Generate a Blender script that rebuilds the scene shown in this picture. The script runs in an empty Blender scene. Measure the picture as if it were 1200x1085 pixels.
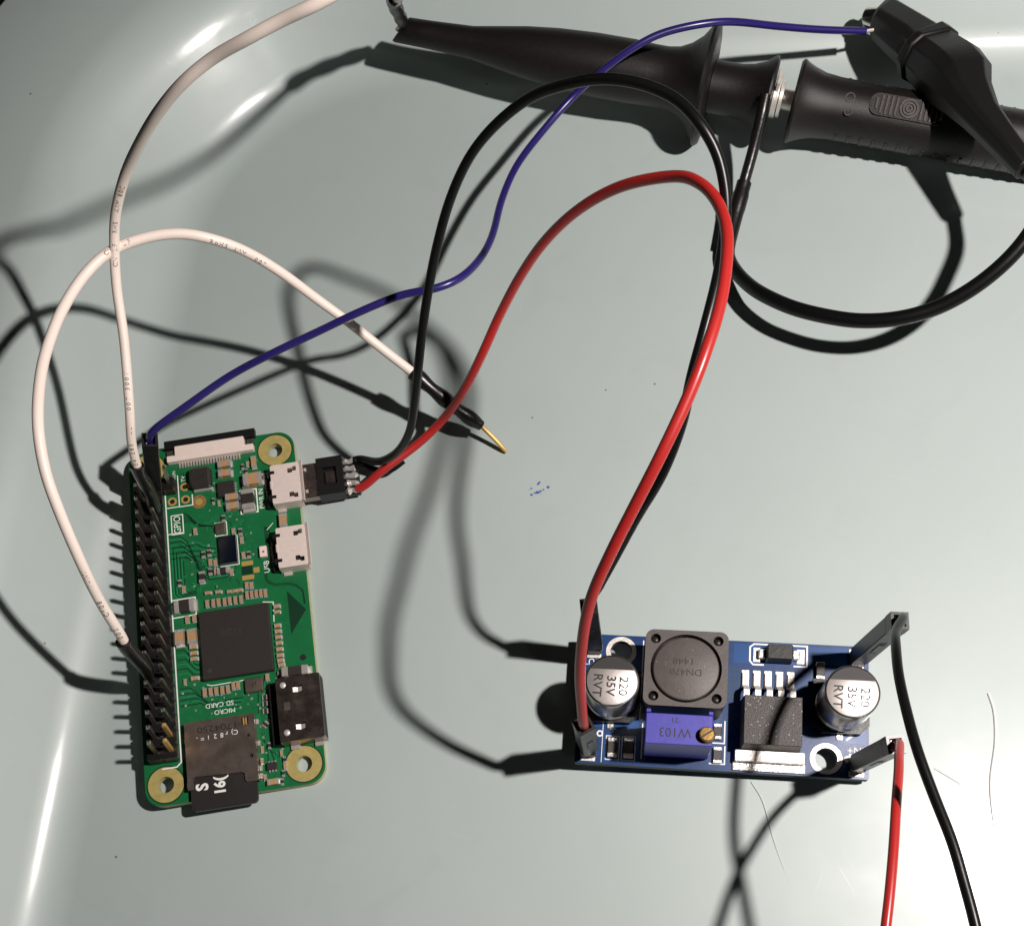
import bpy, bmesh, math, random
from mathutils import Matrix, Vector, noise
random.seed(7)
MM = 0.001
D = bpy.data
SC = bpy.context.scene
COL = SC.collection
R = math.radians

# ------------------------------------------------------------------ camera, world, lamp, exposure
def rotm(ax, a): return Matrix.Rotation(a, 4, ax)
CAM_H = 178.306
cd = D.cameras.new('camera'); cam = D.objects.new('camera', cd); COL.objects.link(cam)
cam.matrix_world = Matrix.Translation((0, 0, CAM_H * MM)) @ rotm('Y', 0.1167) @ rotm('X', 0.28695)
cd.sensor_fit = 'HORIZONTAL'; cd.sensor_width = 36.0
cd.lens = 1324.725 / 1200 * 36.0
cd.shift_y = (800.0 - 542.5) / 1200.0
cd.clip_start = 0.005; cd.clip_end = 20.0
SC.camera = cam

world = D.worlds.new('World'); SC.world = world; world.use_nodes = True
bg = world.node_tree.nodes['Background']
bg.inputs[0].default_value = (0.80, 0.95, 0.92, 1); bg.inputs[1].default_value = 0.0015

LAMP = Vector((124.1, 50.3, 227.7))
ld = D.lights.new('desk_lamp_light', 'POINT'); lo = D.objects.new('desk_lamp_light', ld); COL.objects.link(lo)
lo.location = LAMP * MM
ld.energy = 4.0; ld.shadow_soft_size = 0.005; ld.color = (1.0, 0.925, 0.885)

# the room's own far, weak lamp: gives the second, very faint shadows
rd = D.lights.new('room_light', 'POINT'); ro = D.objects.new('room_light', rd); COL.objects.link(ro)
ro.location = (.740, -.809, 1.000); rd.energy = 1.5; rd.shadow_soft_size = .03; rd.color = (.86, 1.0, .98)

SC.view_settings.view_transform = 'Standard'; SC.view_settings.look = 'None'
SC.view_settings.exposure = 0.0; SC.view_settings.gamma = 1.0
SC.view_settings.use_curve_mapping = False
SC.render.engine = 'CYCLES'

# ------------------------------------------------------------------ materials
def mat(name, col, rough=.5, metal=0., spec=.5, coat=0., coat_r=.1, var=0., vscale=400., bump=0., bscale=1500., rvar=0., spk=None):
    m = D.materials.new(name); m.use_nodes = True
    nt = m.node_tree; N = nt.nodes; L = nt.links; b = N['Principled BSDF']
    b.inputs['Base Color'].default_value = (*col, 1); b.inputs['Roughness'].default_value = rough
    b.inputs['Metallic'].default_value = metal; b.inputs['Specular IOR Level'].default_value = spec
    b.inputs['Coat Weight'].default_value = coat; b.inputs['Coat Roughness'].default_value = coat_r
    tc = N.new('ShaderNodeTexCoord')
    def nz(scale, detail=4., rg=.6):
        n = N.new('ShaderNodeTexNoise'); n.inputs['Scale'].default_value = scale; n.inputs['Detail'].default_value = detail
        n.inputs['Roughness'].default_value = rg
        L.new(tc.outputs['Object'], n.inputs['Vector']); return n
    out = None
    if var:
        n = nz(vscale); r = N.new('ShaderNodeValToRGB')
        r.color_ramp.elements[0].position = .3; r.color_ramp.elements[1].position = .7
        r.color_ramp.elements[0].color = (*[c * (1 - var) for c in col], 1); r.color_ramp.elements[1].color = (*[min(1, c * (1 + var)) for c in col], 1)
        L.new(n.outputs[0], r.inputs[0]); out = r.outputs[0]
    if spk:
        # scattered flecks: (scale, threshold, colour)
        v = N.new('ShaderNodeTexVoronoi'); v.inputs['Scale'].default_value = spk[0]; L.new(tc.outputs['Object'], v.inputs['Vector'])
        lt = N.new('ShaderNodeMath'); lt.operation = 'LESS_THAN'; lt.inputs[1].default_value = spk[1]; L.new(v.outputs['Distance'], lt.inputs[0])
        gate = N.new('ShaderNodeSeparateColor'); L.new(v.outputs['Color'], gate.inputs[0])
        g2 = N.new('ShaderNodeMath'); g2.operation = 'LESS_THAN'; g2.inputs[1].default_value = spk[3]; L.new(gate.outputs[0], g2.inputs[0])
        mu = N.new('ShaderNodeMath'); mu.operation = 'MULTIPLY'; L.new(lt.outputs[0], mu.inputs[0]); L.new(g2.outputs[0], mu.inputs[1])
        mx = N.new('ShaderNodeMix'); mx.data_type = 'RGBA'; L.new(mu.outputs[0], mx.inputs[0])
        if out: L.new(out, mx.inputs[6])
        else: mx.inputs[6].default_value = (*col, 1)
        mx.inputs[7].default_value = (*spk[2], 1); out = mx.outputs[2]
    if out: L.new(out, b.inputs['Base Color'])
    if rvar:
        n = nz(vscale * .7); mr = N.new('ShaderNodeMapRange'); mr.inputs[3].default_value = max(0, rough - rvar); mr.inputs[4].default_value = rough + rvar
        mr.inputs[1].default_value = .3; mr.inputs[2].default_value = .7
        L.new(n.outputs[0], mr.inputs[0]); L.new(mr.outputs[0], b.inputs['Roughness'])
    if bump:
        n = nz(bscale); bp = N.new('ShaderNodeBump'); bp.inputs['Strength'].default_value = bump; bp.inputs['Distance'].default_value = 0.0002
        L.new(n.outputs[0], bp.inputs['Height']); L.new(bp.outputs[0], b.inputs['Normal'])
    return m

M = {}
M['tray'] = mat('tray_enamel', (.383, .443, .428), .46, spec=.5, coat=.55, coat_r=.155, var=.03, vscale=22., rvar=.04, spk=(230., .045, (.12, .13, .12), .06))
def wear(m):
    # fine scratches, dull smears and dust specks of the enamel
    nt = m.node_tree; N = nt.nodes; L = nt.links; b = N['Principled BSDF']; tc = N.new('ShaderNodeTexCoord')
    tot = None
    for ang, sx, sy, th in ((20, 60, 1900, .77), (-38, 70, 1700, .77), (65, 55, 2100, .77), (112, 80, 1800, .77)):
        m0 = N.new('ShaderNodeMapping'); m0.inputs['Rotation'].default_value = (0, 0, R(ang)); L.new(tc.outputs['Object'], m0.inputs[0])
        mp = N.new('ShaderNodeMapping'); mp.inputs['Scale'].default_value = (sx, sy, 1); L.new(m0.outputs[0], mp.inputs[0])
        n = N.new('ShaderNodeTexNoise'); n.inputs['Scale'].default_value = 1.0; n.inputs['Detail'].default_value = 1.0; n.inputs['Distortion'].default_value = .15; L.new(mp.outputs[0], n.inputs['Vector'])
        mr = N.new('ShaderNodeMapRange'); mr.inputs[1].default_value = th; mr.inputs[2].default_value = th + .03; L.new(n.outputs[0], mr.inputs[0])
        if tot: a = N.new('ShaderNodeMath'); a.operation = 'MAXIMUM'; L.new(tot, a.inputs[0]); L.new(mr.outputs[0], a.inputs[1]); tot = a.outputs[0]
        else: tot = mr.outputs[0]
    src = b.inputs['Base Color'].links[0].from_socket
    mx = N.new('ShaderNodeMix'); mx.data_type = 'RGBA'; f = N.new('ShaderNodeMath'); f.operation = 'MULTIPLY'; f.inputs[1].default_value = .10; L.new(tot, f.inputs[0]); L.new(f.outputs[0], mx.inputs[0])
    L.new(src, mx.inputs[6]); mx.inputs[7].default_value = (.62, .66, .64, 1)
    n = N.new('ShaderNodeTexNoise'); n.inputs['Scale'].default_value = 75.; n.inputs['Detail'].default_value = 6.; n.inputs['Distortion'].default_value = 1.2; L.new(tc.outputs['Object'], n.inputs['Vector'])
    mr = N.new('ShaderNodeMapRange'); mr.inputs[1].default_value = .58; mr.inputs[2].default_value = .78; mr.inputs[4].default_value = .14; L.new(n.outputs[0], mr.inputs[0])
    m2 = N.new('ShaderNodeMix'); m2.data_type = 'RGBA'; L.new(mr.outputs[0], m2.inputs[0]); L.new(mx.outputs[2], m2.inputs[6]); m2.inputs[7].default_value = (.26, .31, .29, 1); L.new(m2.outputs[2], b.inputs['Base Color'])
    bp = N.new('ShaderNodeBump'); bp.inputs['Strength'].default_value = .05; bp.inputs['Distance'].default_value = .0001; L.new(tot, bp.inputs['Height'])
    n3 = N.new('ShaderNodeTexNoise'); n3.inputs['Scale'].default_value = 55.; n3.inputs['Detail'].default_value = 3.; L.new(tc.outputs['Object'], n3.inputs['Vector'])
    b2 = N.new('ShaderNodeBump'); b2.inputs['Strength'].default_value = .10; b2.inputs['Distance'].default_value = .0006; L.new(n3.outputs[0], b2.inputs['Height']); L.new(bp.outputs[0], b2.inputs['Normal'])
    L.new(b2.outputs[0], b.inputs['Normal']); L.new(b2.outputs[0], b.inputs['Coat Normal'])
    mr3 = N.new('ShaderNodeMapRange'); mr3.inputs[1].default_value = .35; mr3.inputs[2].default_value = .7; mr3.inputs[3].default_value = .13; mr3.inputs[4].default_value = .20; L.new(n.outputs[0], mr3.inputs[0]); L.new(mr3.outputs[0], b.inputs['Coat Roughness'])
wear(M['tray'])
M['table'] = mat('dark_table_wood', (.012, .009, .008), .5, var=.3, vscale=60.)
M['rim'] = M['tray']
M['green'] = mat('green_solder_mask', (.008, .128, .041), .36, spec=.5, var=.10, vscale=350., bump=.05, bscale=900.)
M['trace'] = mat('covered_copper_trace', (.014, .215, .078), .33)
M['trace_dark'] = mat('trace_gap', (.0015, .030, .012), .45)
M['fr4'] = mat('fibreglass_edge', (.42, .40, .20), .7, var=.15)
M['ring'] = mat('bare_laminate_ring', (.37, .295, .10), .5, var=.12, vscale=900., bump=.08)
M['silk'] = mat('white_screen_print', (.80, .80, .76), .6, var=.06, vscale=2500.)
M['gold'] = mat('gold_plate', (.62, .40, .13), .34, metal=.4)
M['copper'] = mat('dull_copper_pad', (.30, .17, .06), .4, metal=.2)
M['tin'] = mat('bright_tinned_metal', (.80, .75, .70), .38, metal=.6, bump=.25, bscale=2200.)
M['solder'] = mat('solder', (.72, .68, .64), .28, metal=.65, bump=.5, bscale=1600.)
M['nickel'] = mat('nickel_shell_painted_sheen', (.78, .66, .61), .60, metal=.35, spec=.8, var=.05, vscale=1200., bump=.05)  # pale pinkish base holds a bright reflection put into the shell colour
M['steel'] = mat('brushed_dark_steel', (.36, .29, .25), .36, metal=.9, var=.12, vscale=500., bump=.06, bscale=3000., rvar=.06)
M['blacksteel'] = mat('polished_steel_shell', (.36, .29, .26), .24, metal=.95, var=.25, vscale=700., bump=.12, bscale=900., rvar=.08)
M['blackplastic'] = mat('black_moulded_plastic', (.007, .007, .007), .42, bump=.15, bscale=2500.)
M['header'] = mat('black_header_plastic', (.008, .0072, .007), .40, bump=.2, bscale=2200.)
M['epoxy'] = mat('black_chip_epoxy', (.026, .0215, .0195), .48, var=.12, vscale=3000., bump=.15, bscale=5000.)
M['epoxyspk'] = mat('speckled_chip_epoxy', (.034, .028, .025), .46, var=.25, vscale=3000., bump=.5, bscale=4000., spk=(3200., .42, (.24, .21, .20), .09))
M['glasschip'] = mat('glossy_bare_die', (.004, .006, .012), .12)
M['ferrite'] = mat('grey_ferrite', (.072, .061, .056), .52, var=.12, vscale=900., bump=.15, bscale=2500., spk=(2200., .18, (.20, .18, .17), .06))
M['ferrite_dark'] = mat('dark_ferrite_groove', (.018, .016, .015), .4)
M['tan'] = mat('tan_ceramic', (.40, .235, .115), .5, var=.12, vscale=2500.)
M['creamplastic'] = mat('pale_connector_plastic', (.74, .62, .56), .5, var=.04)
M['pinkled'] = mat('pale_led_lens', (.78, .62, .56), .4)
M['can'] = mat('capacitor_aluminium', (.72, .66, .63), .40, metal=.8, spec=.6, bump=.05, var=.04, vscale=600.)
M['canside'] = mat('capacitor_sleeve_aluminium', (.50, .48, .47), .3, metal=1., bump=.05)
M['ink'] = mat('black_print', (.012, .011, .011), .6)
M['greyink'] = mat('grey_laser_print', (.016, .014, .013), .6)
M['chipink'] = mat('faint_chip_marking', (.040, .033, .029), .5)
M['bluepcb'] = mat('blue_solder_mask', (.006, .035, .125), .34, spec=.5, var=.15, vscale=250., bump=.05, bscale=900.)
M['bluelite'] = mat('blue_covered_copper', (.010, .060, .20), .32, var=.06)
M['trimblue'] = mat('blue_trimmer_plastic', (.052, .046, .33), .42, var=.10, vscale=600., bump=.08)
M['brass'] = mat('brass', (.78, .48, .17), .25, metal=1., bump=.1)
M['whitepvc'] = mat('white_pvc', (.80, .69, .62), .45, bump=.03, var=.03, vscale=120.)
M['redpvc'] = mat('red_pvc', (.34, .017, .015), .34, bump=.03, var=.06, vscale=100.)
M['bluepvc'] = mat('blue_pvc', (.018, .012, .110), .30, bump=.03, var=.08, vscale=100.)
M['blackpvc'] = mat('black_pvc', (.004, .004, .004), .34, spec=.25, bump=.05)
M['shrink'] = mat('black_heat_shrink', (.007, .006, .0055), .32, bump=.35, bscale=500.)
M['probeblk'] = mat('matte_black_probe_plastic', (.0085, .0068, .0064), .42, spec=.35, var=.25, vscale=1800., bump=.30, bscale=6500.)
M['rubber'] = mat('black_vinyl_boot', (.0055, .005, .005), .46, bump=.15, bscale=1400.)
M['hair'] = mat('grey_hair', (.65, .65, .65), .5)
M['bluestain'] = mat('blue_ink_stain', (.05, .10, .30), .5, var=.3, vscale=3000.)
M['dupont'] = mat('black_crimp_housing', (.010, .010, .010), .38, bump=.12, bscale=1500.)
M['cardplastic'] = mat('memory_card_plastic', (.020, .017, .016), .45, bump=.1, bscale=3000.)
M['cavity'] = mat('dark_interior_plastic', (.006, .006, .006), .6)

# ------------------------------------------------------------------ mesh helpers (all in millimetres)
class MB:
    def __init__(s): s.v = []; s.f = []; s.m = []
    def add(s, vs, fs, mi=0, xf=None):
        o = len(s.v)
        s.v += [(xf @ Vector(v)) if xf else Vector(v) for v in vs]
        s.f += [tuple(i + o for i in f) for f in fs]; s.m += [mi] * len(fs); return s
    def box(s, x0, x1, y0, y1, z0, z1, mi=0, xf=None):
        v = [(x, y, z) for z in (z0, z1) for y in (y0, y1) for x in (x0, x1)]
        return s.add(v, [(0, 2, 3, 1), (4, 5, 7, 6), (0, 1, 5, 4), (2, 6, 7, 3), (0, 4, 6, 2), (1, 3, 7, 5)], mi, xf)
    def cbox(s, x0, x1, y0, y1, z0, z1, c=.1, mi=0, xf=None, top=None):
        # chamfered box; top = (inset x, inset y) draws the top face in
        tx, ty = top or (0, 0); pts = []
        for sx in (0, 1):
            for sy in (0, 1):
                for sz in (0, 1):
                    X = (x0 + tx * sz, x1 - tx * sz)[sx]; Y = (y0 + ty * sz, y1 - ty * sz)[sy]; Zz = (z0, z1)[sz]
                    dx, dy, dz = c * (1 - 2 * sx), c * (1 - 2 * sy), c * (1 - 2 * sz)
                    pts += [(X + dx, Y + dy, Zz), (X + dx, Y, Zz + dz), (X, Y + dy, Zz + dz)]
        bm = bmesh.new()
        for q in pts: bm.verts.new(q)
        bmesh.ops.convex_hull(bm, input=bm.verts); bmesh.ops.dissolve_limit(bm, angle_limit=.02, verts=bm.verts, edges=bm.edges)
        bm.verts.index_update()
        s.add([v.co.copy() for v in bm.verts], [[v.index for v in f.verts] for f in bm.faces], mi, xf); bm.free(); return s
    def prism(s, poly, z0, z1, mi=0, xf=None, cap=True):
        n = len(poly); v = [(x, y, z0) for x, y in poly] + [(x, y, z1) for x, y in poly]
        f = [(i, (i + 1) % n, n + (i + 1) % n, n + i) for i in range(n)]
        if cap: f += [tuple(range(n))[::-1], tuple(range(n, 2 * n))]
        return s.add(v, f, mi, xf)
    def cyl(s, cx, cy, z0, z1, r, n=24, mi=0, xf=None):
        return s.prism([(cx + r * math.cos(2 * math.pi * i / n), cy + r * math.sin(2 * math.pi * i / n)) for i in range(n)], z0, z1, mi, xf)
    def lathe(s, prof, cx=0, cy=0, n=40, mi=0, xf=None, sy=1.0):
        # prof: (r, z) list; poles where r = 0
        v = []; idx = []
        for r, z in prof:
            if r < 1e-6: idx.append([len(v)] * n); v.append((cx, cy, z))
            else:
                idx.append([len(v) + i for i in range(n)])
                v += [(cx + r * math.cos(2 * math.pi * i / n), cy + sy * r * math.sin(2 * math.pi * i / n), z) for i in range(n)]
        f = []
        for a, b in zip(idx, idx[1:]):
            for i in range(n):
                q = [a[i], a[(i + 1) % n], b[(i + 1) % n], b[i]]; u = []
                for k in q:
                    if k not in u: u.append(k)
                if len(u) > 2: f.append(u)
        return s.add(v, f, mi, xf)
    def strip(s, pts, w, z, mi=0, xf=None):
        # flat ribbon on a board, mitred
        P = [Vector(q) for q in pts]; lf = []; rt = []
        for i, q in enumerate(P):
            d0 = (q - P[i - 1]).normalized() if i else None; d1 = (P[i + 1] - q).normalized() if i < len(P) - 1 else None
            d = (d0 + d1).normalized() if d0 and d1 else (d0 or d1)
            n = Vector((-d.y, d.x)); k = 1.0
            if d0 and d1: k = 1 / max(.5, n.dot(Vector((-d0.y, d0.x))))
            lf.append(q + n * w / 2 * k); rt.append(q - n * w / 2 * k)
        v = [(a.x, a.y, z) for a in lf] + [(a.x, a.y, z) for a in rt]; n = len(P)
        return s.add(v, [(i, n + i, n + i + 1, i + 1) for i in range(n - 1)], mi, xf)
    def tube(s, pts, rad, n=14, mi=0, xf=None, cap=True, flat=None):
        P = [Vector(q) for q in pts]; rs = rad if isinstance(rad, (list, tuple)) else [rad] * len(P)
        T = [((P[min(i + 1, len(P) - 1)] - P[max(i - 1, 0)]).normalized()) for i in range(len(P))]
        u = T[0].orthogonal().normalized() if flat is None else (Vector(flat) - T[0] * T[0].dot(Vector(flat))).normalized()
        v = []
        for i, q in enumerate(P):
            u = (u - T[i] * u.dot(T[i])).normalized(); w = T[i].cross(u)
            for k in range(n):
                a = 2 * math.pi * k / n; v.append(q + (u * math.cos(a) + w * math.sin(a)) * rs[i])
        f = [(i * n + k, i * n + (k + 1) % n, (i + 1) * n + (k + 1) % n, (i + 1) * n + k) for i in range(len(P) - 1) for k in range(n)]
        if cap: f += [tuple(range(n))[::-1], tuple(range((len(P) - 1) * n, len(P) * n))]
        return s.add(v, f, mi, xf)
    def text(s, t, size, xf, mi=0, bold=0.0):
        v, f = text_geo(t, bold); return s.add([(x * size, y * size, 0) for x, y in v], f, mi, xf)
    def plate(s, loops, z0, z1, mi=0, xf=None):
        v, f = plate_geo(loops, z1 - z0); return s.add([(x, y, z + z0) for x, y, z in v], f, mi, xf)
    def mesh(s, name, mats, inv=None, smooth=True, ang=32):
        me = D.meshes.new(name)
        me.from_pydata([tuple(((inv @ q) if inv else q) * MM) for q in s.v], [], s.f)
        for m in mats: me.materials.append(M[m])
        me.polygons.foreach_set('material_index', s.m)
        bm = bmesh.new(); bm.from_mesh(me); bmesh.ops.recalc_face_normals(bm, faces=bm.faces); bm.to_mesh(me); bm.free()
        if smooth:
            me.polygons.foreach_set('use_smooth', [True] * len(me.polygons)); me.set_sharp_from_angle(angle=R(ang))
        me.update(); return me

_tc = {}
def text_geo(t, bold=0.0):
    key = (t, bold)
    if key not in _tc:
        c = D.curves.new('t', 'FONT'); c.body = t; c.size = 1.0; c.align_x = 'CENTER'; c.align_y = 'CENTER'; c.resolution_u = 3; c.offset = bold
        o = D.objects.new('t', c); me = D.meshes.new_from_object(o)
        _tc[key] = ([(v.co.x, v.co.y) for v in me.vertices], [tuple(p.vertices) for p in me.polygons])
        D.objects.remove(o); D.meshes.remove(me); D.curves.remove(c)
    return _tc[key]
def plate_geo(loops, th):
    c = D.curves.new('p', 'CURVE'); c.dimensions = '2D'; c.fill_mode = 'BOTH'; c.extrude = th / 2
    for lp in loops:
        sp = c.splines.new('POLY'); sp.points.add(len(lp) - 1); sp.use_cyclic_u = True
        for i, (x, y) in enumerate(lp): sp.points[i].co = (x, y, 0, 1)
    o = D.objects.new('p', c); me = D.meshes.new_from_object(o)
    bm = bmesh.new(); bm.from_mesh(me); bmesh.ops.remove_doubles(bm, verts=bm.verts, dist=1e-5); bm.to_mesh(me); bm.free()
    g = ([(v.co.x, v.co.y, v.co.z + th / 2) for v in me.vertices], [tuple(q.vertices) for q in me.polygons])
    D.objects.remove(o); D.meshes.remove(me); D.curves.remove(c); return g
def circ(cx, cy, r, n=28): return [(cx + r * math.cos(2 * math.pi * i / n), cy + r * math.sin(2 * math.pi * i / n)) for i in range(n)]
def rrect(x0, x1, y0, y1, r, n=8):
    p = []
    for cx, cy, a in ((x1 - r, y1 - r, 0), (x0 + r, y1 - r, 90), (x0 + r, y0 + r, 180), (x1 - r, y0 + r, 270)):
        p += [(cx + r * math.cos(R(a + 90 * i / n)), cy + r * math.sin(R(a + 90 * i / n))) for i in range(n + 1)]
    return p
def rect(x0, x1, y0, y1): return [(x0, y0), (x1, y0), (x1, y1), (x0, y1)]
def T(x, y, z=0, a=0): return Matrix.Translation((x, y, z)) @ rotm('Z', R(a))

ROOTS = {}
def thing(name, label, cat, mw, group=None):
    """mw: placement in millimetres"""
    o = D.objects.new(name, None); COL.objects.link(o); o.empty_display_size = .005
    m = mw.copy(); m.translation = mw.translation * MM; o.matrix_world = m
    o['label'] = label; o['category'] = cat
    if group: o['group'] = group
    ROOTS[o.name] = mw.inverted(); return o
def part(name, mb, mats, root, parent=None, inv=None, smooth=True, ang=32, label=None, kind=None):
    """mb in world millimetres unless inv is given as an identity matrix (then local to the root)"""
    me = mb.mesh(name, mats if isinstance(mats, (list, tuple)) else [mats], inv if inv is not None else ROOTS[root.name], smooth, ang)
    o = D.objects.new(name, me); COL.objects.link(o); o.parent = parent or root
    if label: o['label'] = label
    if kind: o['kind'] = kind
    return o
ID = Matrix.Identity(4)
def inst(name, me, root, x, y, z, a=0, parent=None):
    o = D.objects.new(name, me); COL.objects.link(o); o.parent = parent or root
    o.location = (x * MM, y * MM, z * MM); o.rotation_euler = (0, 0, R(a)); return o
def solo(name, mb, mats, label, cat, base, group=None, smooth=True, ang=40):
    mw = Matrix.Translation(base); me = mb.mesh(name, mats if isinstance(mats, (list, tuple)) else [mats], mw.inverted(), smooth, ang)
    o = D.objects.new(name, me); COL.objects.link(o); o.location = Vector(base) * MM
    o['label'] = label; o['category'] = cat
    if group: o['group'] = group
    return o
def spline(pts, per=10):
    P = [Vector(q) for q in pts]; P = [P[0] * 2 - P[1]] + P + [P[-1] * 2 - P[-2]]; out = []
    for i in range(1, len(P) - 2):
        a, b, c, d = P[i - 1:i + 3]
        for k in range(per):
            t = k / per
            out.append(.5 * ((2 * b) + (c - a) * t + (2 * a - 5 * b + 4 * c - d) * t * t + (3 * b - a - 3 * c + d) * t ** 3))
    out.append(P[-2]); return out
def soften(P, it=6):
    P = [Vector(q) for q in P]
    for _ in range(it): P = [P[0]] + [(P[i - 1] + P[i] * 2 + P[i + 1]) / 4 for i in range(1, len(P) - 1)] + [P[-1]]
    return P

# ------------------------------------------------------------------ setting: table and tray
tb = MB().box(-900, 900, -700, 1000, -31.4, -1.4)
o = D.objects.new('table', tb.mesh('table', ['table'], None)); COL.objects.link(o); o['kind'] = 'structure'

PSI = R(-5.3); CORNER = 39.0
E1 = Vector((math.cos(PSI), math.sin(PSI))); E2 = Vector((-math.sin(PSI), math.cos(PSI)))
S0, S1, T0, T1 = -94.4, 152.0, -78.0, 171.8
def tray_ring(d, z):
    pts = []
    r = CORNER + d
    for cx, cy, a in ((S1 - CORNER, T1 - CORNER, 0), (S0 + CORNER, T1 - CORNER, 90), (S0 + CORNER, T0 + CORNER, 180), (S1 - CORNER, T0 + CORNER, 270)):
        for i in range(33):
            an = R(a + 90 * i / 32); s_ = cx + r * math.cos(an); t_ = cy + r * math.sin(an); q = E1 * s_ + E2 * t_
            pts.append((q.x, q.y, z))
    return pts
prof = [(0, 0)]
R1, TH = 11.0, R(52)
for i in range(1, 15): a = TH * i / 14; prof.append((R1 * math.sin(a), R1 * (1 - math.cos(a))))
d0, z0 = prof[-1]; ln = 7.0
d1, z1 = d0 + ln, z0 + ln * math.tan(TH)
prof.append((d1, z1)); R2 = 16.0
for i in range(1, 13):
    a = TH + (R(6) - TH) * i / 12; prof.append((d1 + R2 * (math.sin(TH) - math.sin(a)), z1 + R2 * (math.cos(a) - math.cos(TH))))
d2, z2 = prof[-1]; prof.append((d2 + 21.0, z2 + 2.0))
EDGE = (d2 + 21.0, z2 + 2.0)
for i in range(1, 9): a = math.pi * i / 8; prof.append((EDGE[0] + 1.3 * math.sin(a), EDGE[1] - 1.3 + 1.3 * math.cos(a)))
for (d, z) in reversed(prof[:30]): prof.append((d + .3, z - 1.3))
mb = MB(); n = len(tray_ring(0, 0)); v = []; f = []
for d, z in prof: v += tray_ring(d, z)
for i in range(len(prof) - 1):
    for k in range(n): f.append((i * n + k, i * n + (k + 1) % n, (i + 1) * n + (k + 1) % n, (i + 1) * n + k))
f.append(tuple(range(n))); f.append(tuple(range((len(prof) - 1) * n, len(prof) * n))[::-1])
mb.add(v, f)
solo('tray', mb, ['tray'], 'glossy grey-green enamelled tray with rounded corners and raised rim under everything', 'tray', (0, 0, -1.3), ang=50)

# ------------------------------------------------------------------ single board computer
PI = Matrix.Translation((-70.652, 66.926, 2.542)) @ rotm('Z', .1434) @ rotm('X', .00851) @ rotm('Y', .06683)
def P(bx, by): return (15 - by, bx - 32.5)          # board drawing (along, across) -> local
ZB = 1.4
sbc = thing('single_board_computer', 'small green single-board computer with a double row of black header pins', 'circuit board', PI @ Matrix.Translation((0, 0, -ZB)))
def pb(name, mb, mats, parent=None, **k):            # part given in board-local mm, z from the top surface
    m2 = MB(); m2.v = [PI @ q for q in mb.v]; m2.f = mb.f; m2.m = mb.m
    return part(name, m2, mats, sbc, parent, **k)
HOLES = [P(3.5, 3.5), P(61.5, 3.5), P(3.5, 26.5), P(61.5, 26.5)]
m = MB(); m.plate([rrect(-15, 15, -32.5, 32.5, 3.0)] + [circ(x, y, 1.38) for x, y in HOLES], -1.4, 0)
b_ = pb('circuit_board', m, ['green', 'fr4'], smooth=False)
for q in b_.data.polygons:
    if abs(q.normal.z) < .5: q.material_index = 1
for x, y in HOLES:
    pb('mounting_ring', MB().plate([circ(x, y, 3.0, 40), circ(x, y, 1.36)], .005, .03), 'ring', smooth=False)
    pb('mounting_ring_edge', MB().plate([circ(x, y, 3.22, 40), circ(x, y, 3.01, 40)], .004, .018), 'trace_dark', smooth=False)
# traces
tr = MB(); td = MB()
def route(pts, w=.16, dark=False): (td if dark else tr).strip([P(*q) for q in pts], w * 1.25, .018 if dark else .014)
rnd = random.Random(3)
for i in range(9):                                   # fan from the header to the radio area
    b0 = 47.6 - i * .52; e = 41.2 - i * .33
    route([(b0, 23.4), (b0, 21.6 - i * .12), (b0 - 1.2, 20.4 - i * .12), (e + 1.5, 19.0 - i * .1), (e, 17.6 - i * .1), (e, 12.2 + (i % 3) * .7)], .15, i % 2 == 0)
for i in range(8):
    b0 = 45.9 - i * .45
    route([(b0, 23.2 - .28 * i), (36.6 + i * .1, 23.2 - .28 * i), (36.0 + i * .1, 22.6 - .28 * i), (36.0 + i * .12, 19.5)], .14, i % 2 == 1)
for i in range(10):                                  # bus around the processor's lower left
    route([(29.8 - i * .85, 23.4), (29.8 - i * .85, 22.4 - .08 * i), (28.0 - i * .78, 21.2 - .06 * i), (25.6 - i * .5, 20.9 - .1 * i), (24.9 - i * .42, 19.6)], .14, i % 2 == 0)
for i in range(7):
    route([(19.5 - i * .5, 23.3), (19.5 - i * .5, 21.5 - i * .3), (16.4 - i * .35, 18.6 - i * .35), (16.4 - i * .35, 12.6 + i * .2)], .15, i % 2 == 0)
for i in range(5):
    route([(12.6 + i * .5, 10.3), (16.2 + i * .25, 10.2 - .05 * i), (17.4, 9.3 - .2 * i), (19.2, 9.1 - .2 * i)], .12, i % 2 == 1)
for i in range(5):
    route([(9.8 - i * .55, 10.0), (7.2 - i * .3, 9.4 - .3 * i), (5.2, 9.3 - .45 * i), (4.6, 9.3 - .45 * i)], .12, i % 2 == 0)
for i in range(4):                                   # usb pairs
    route([(44.2 - i * .3, 4.6), (46.8, 6.6 - .15 * i), (44 - .1 * i, 6.6 - .2 * i), (40.2, 6.5 - .2 * i)], .12, True)
for k in range(2):                                   # antenna feed and border
    dd = .28 * k
    route([(38.6, 7.2 - dd), (37.0, 7.2 - dd), (36.2 + dd * .4, 6.7 - dd), (35.6 + dd, 5.6), (35.4 + dd, 3.2), (34.9 + dd, 2.0), (33.8 + dd, 1.0 - dd * .3), (31.4, .9 - dd * .6)], .13, True)
for i in range(5): route([(51.8 - .4 * i, 22.6), (51.8 - .4 * i, 20.3 - .2 * i), (50.9 - .4 * i, 19.4 - .2 * i), (48.9, 18.2 - .35 * i), (48.6, 15.6)], .12, True)
for i in range(6): route([(46.0 - i * .55, 22.0 - .2 * i), (46.0 - i * .55, 18.6), (45.2 - i * .45, 17.6), (44.6 - i * .4, 15.4)], .13, i % 2 == 1)
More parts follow.
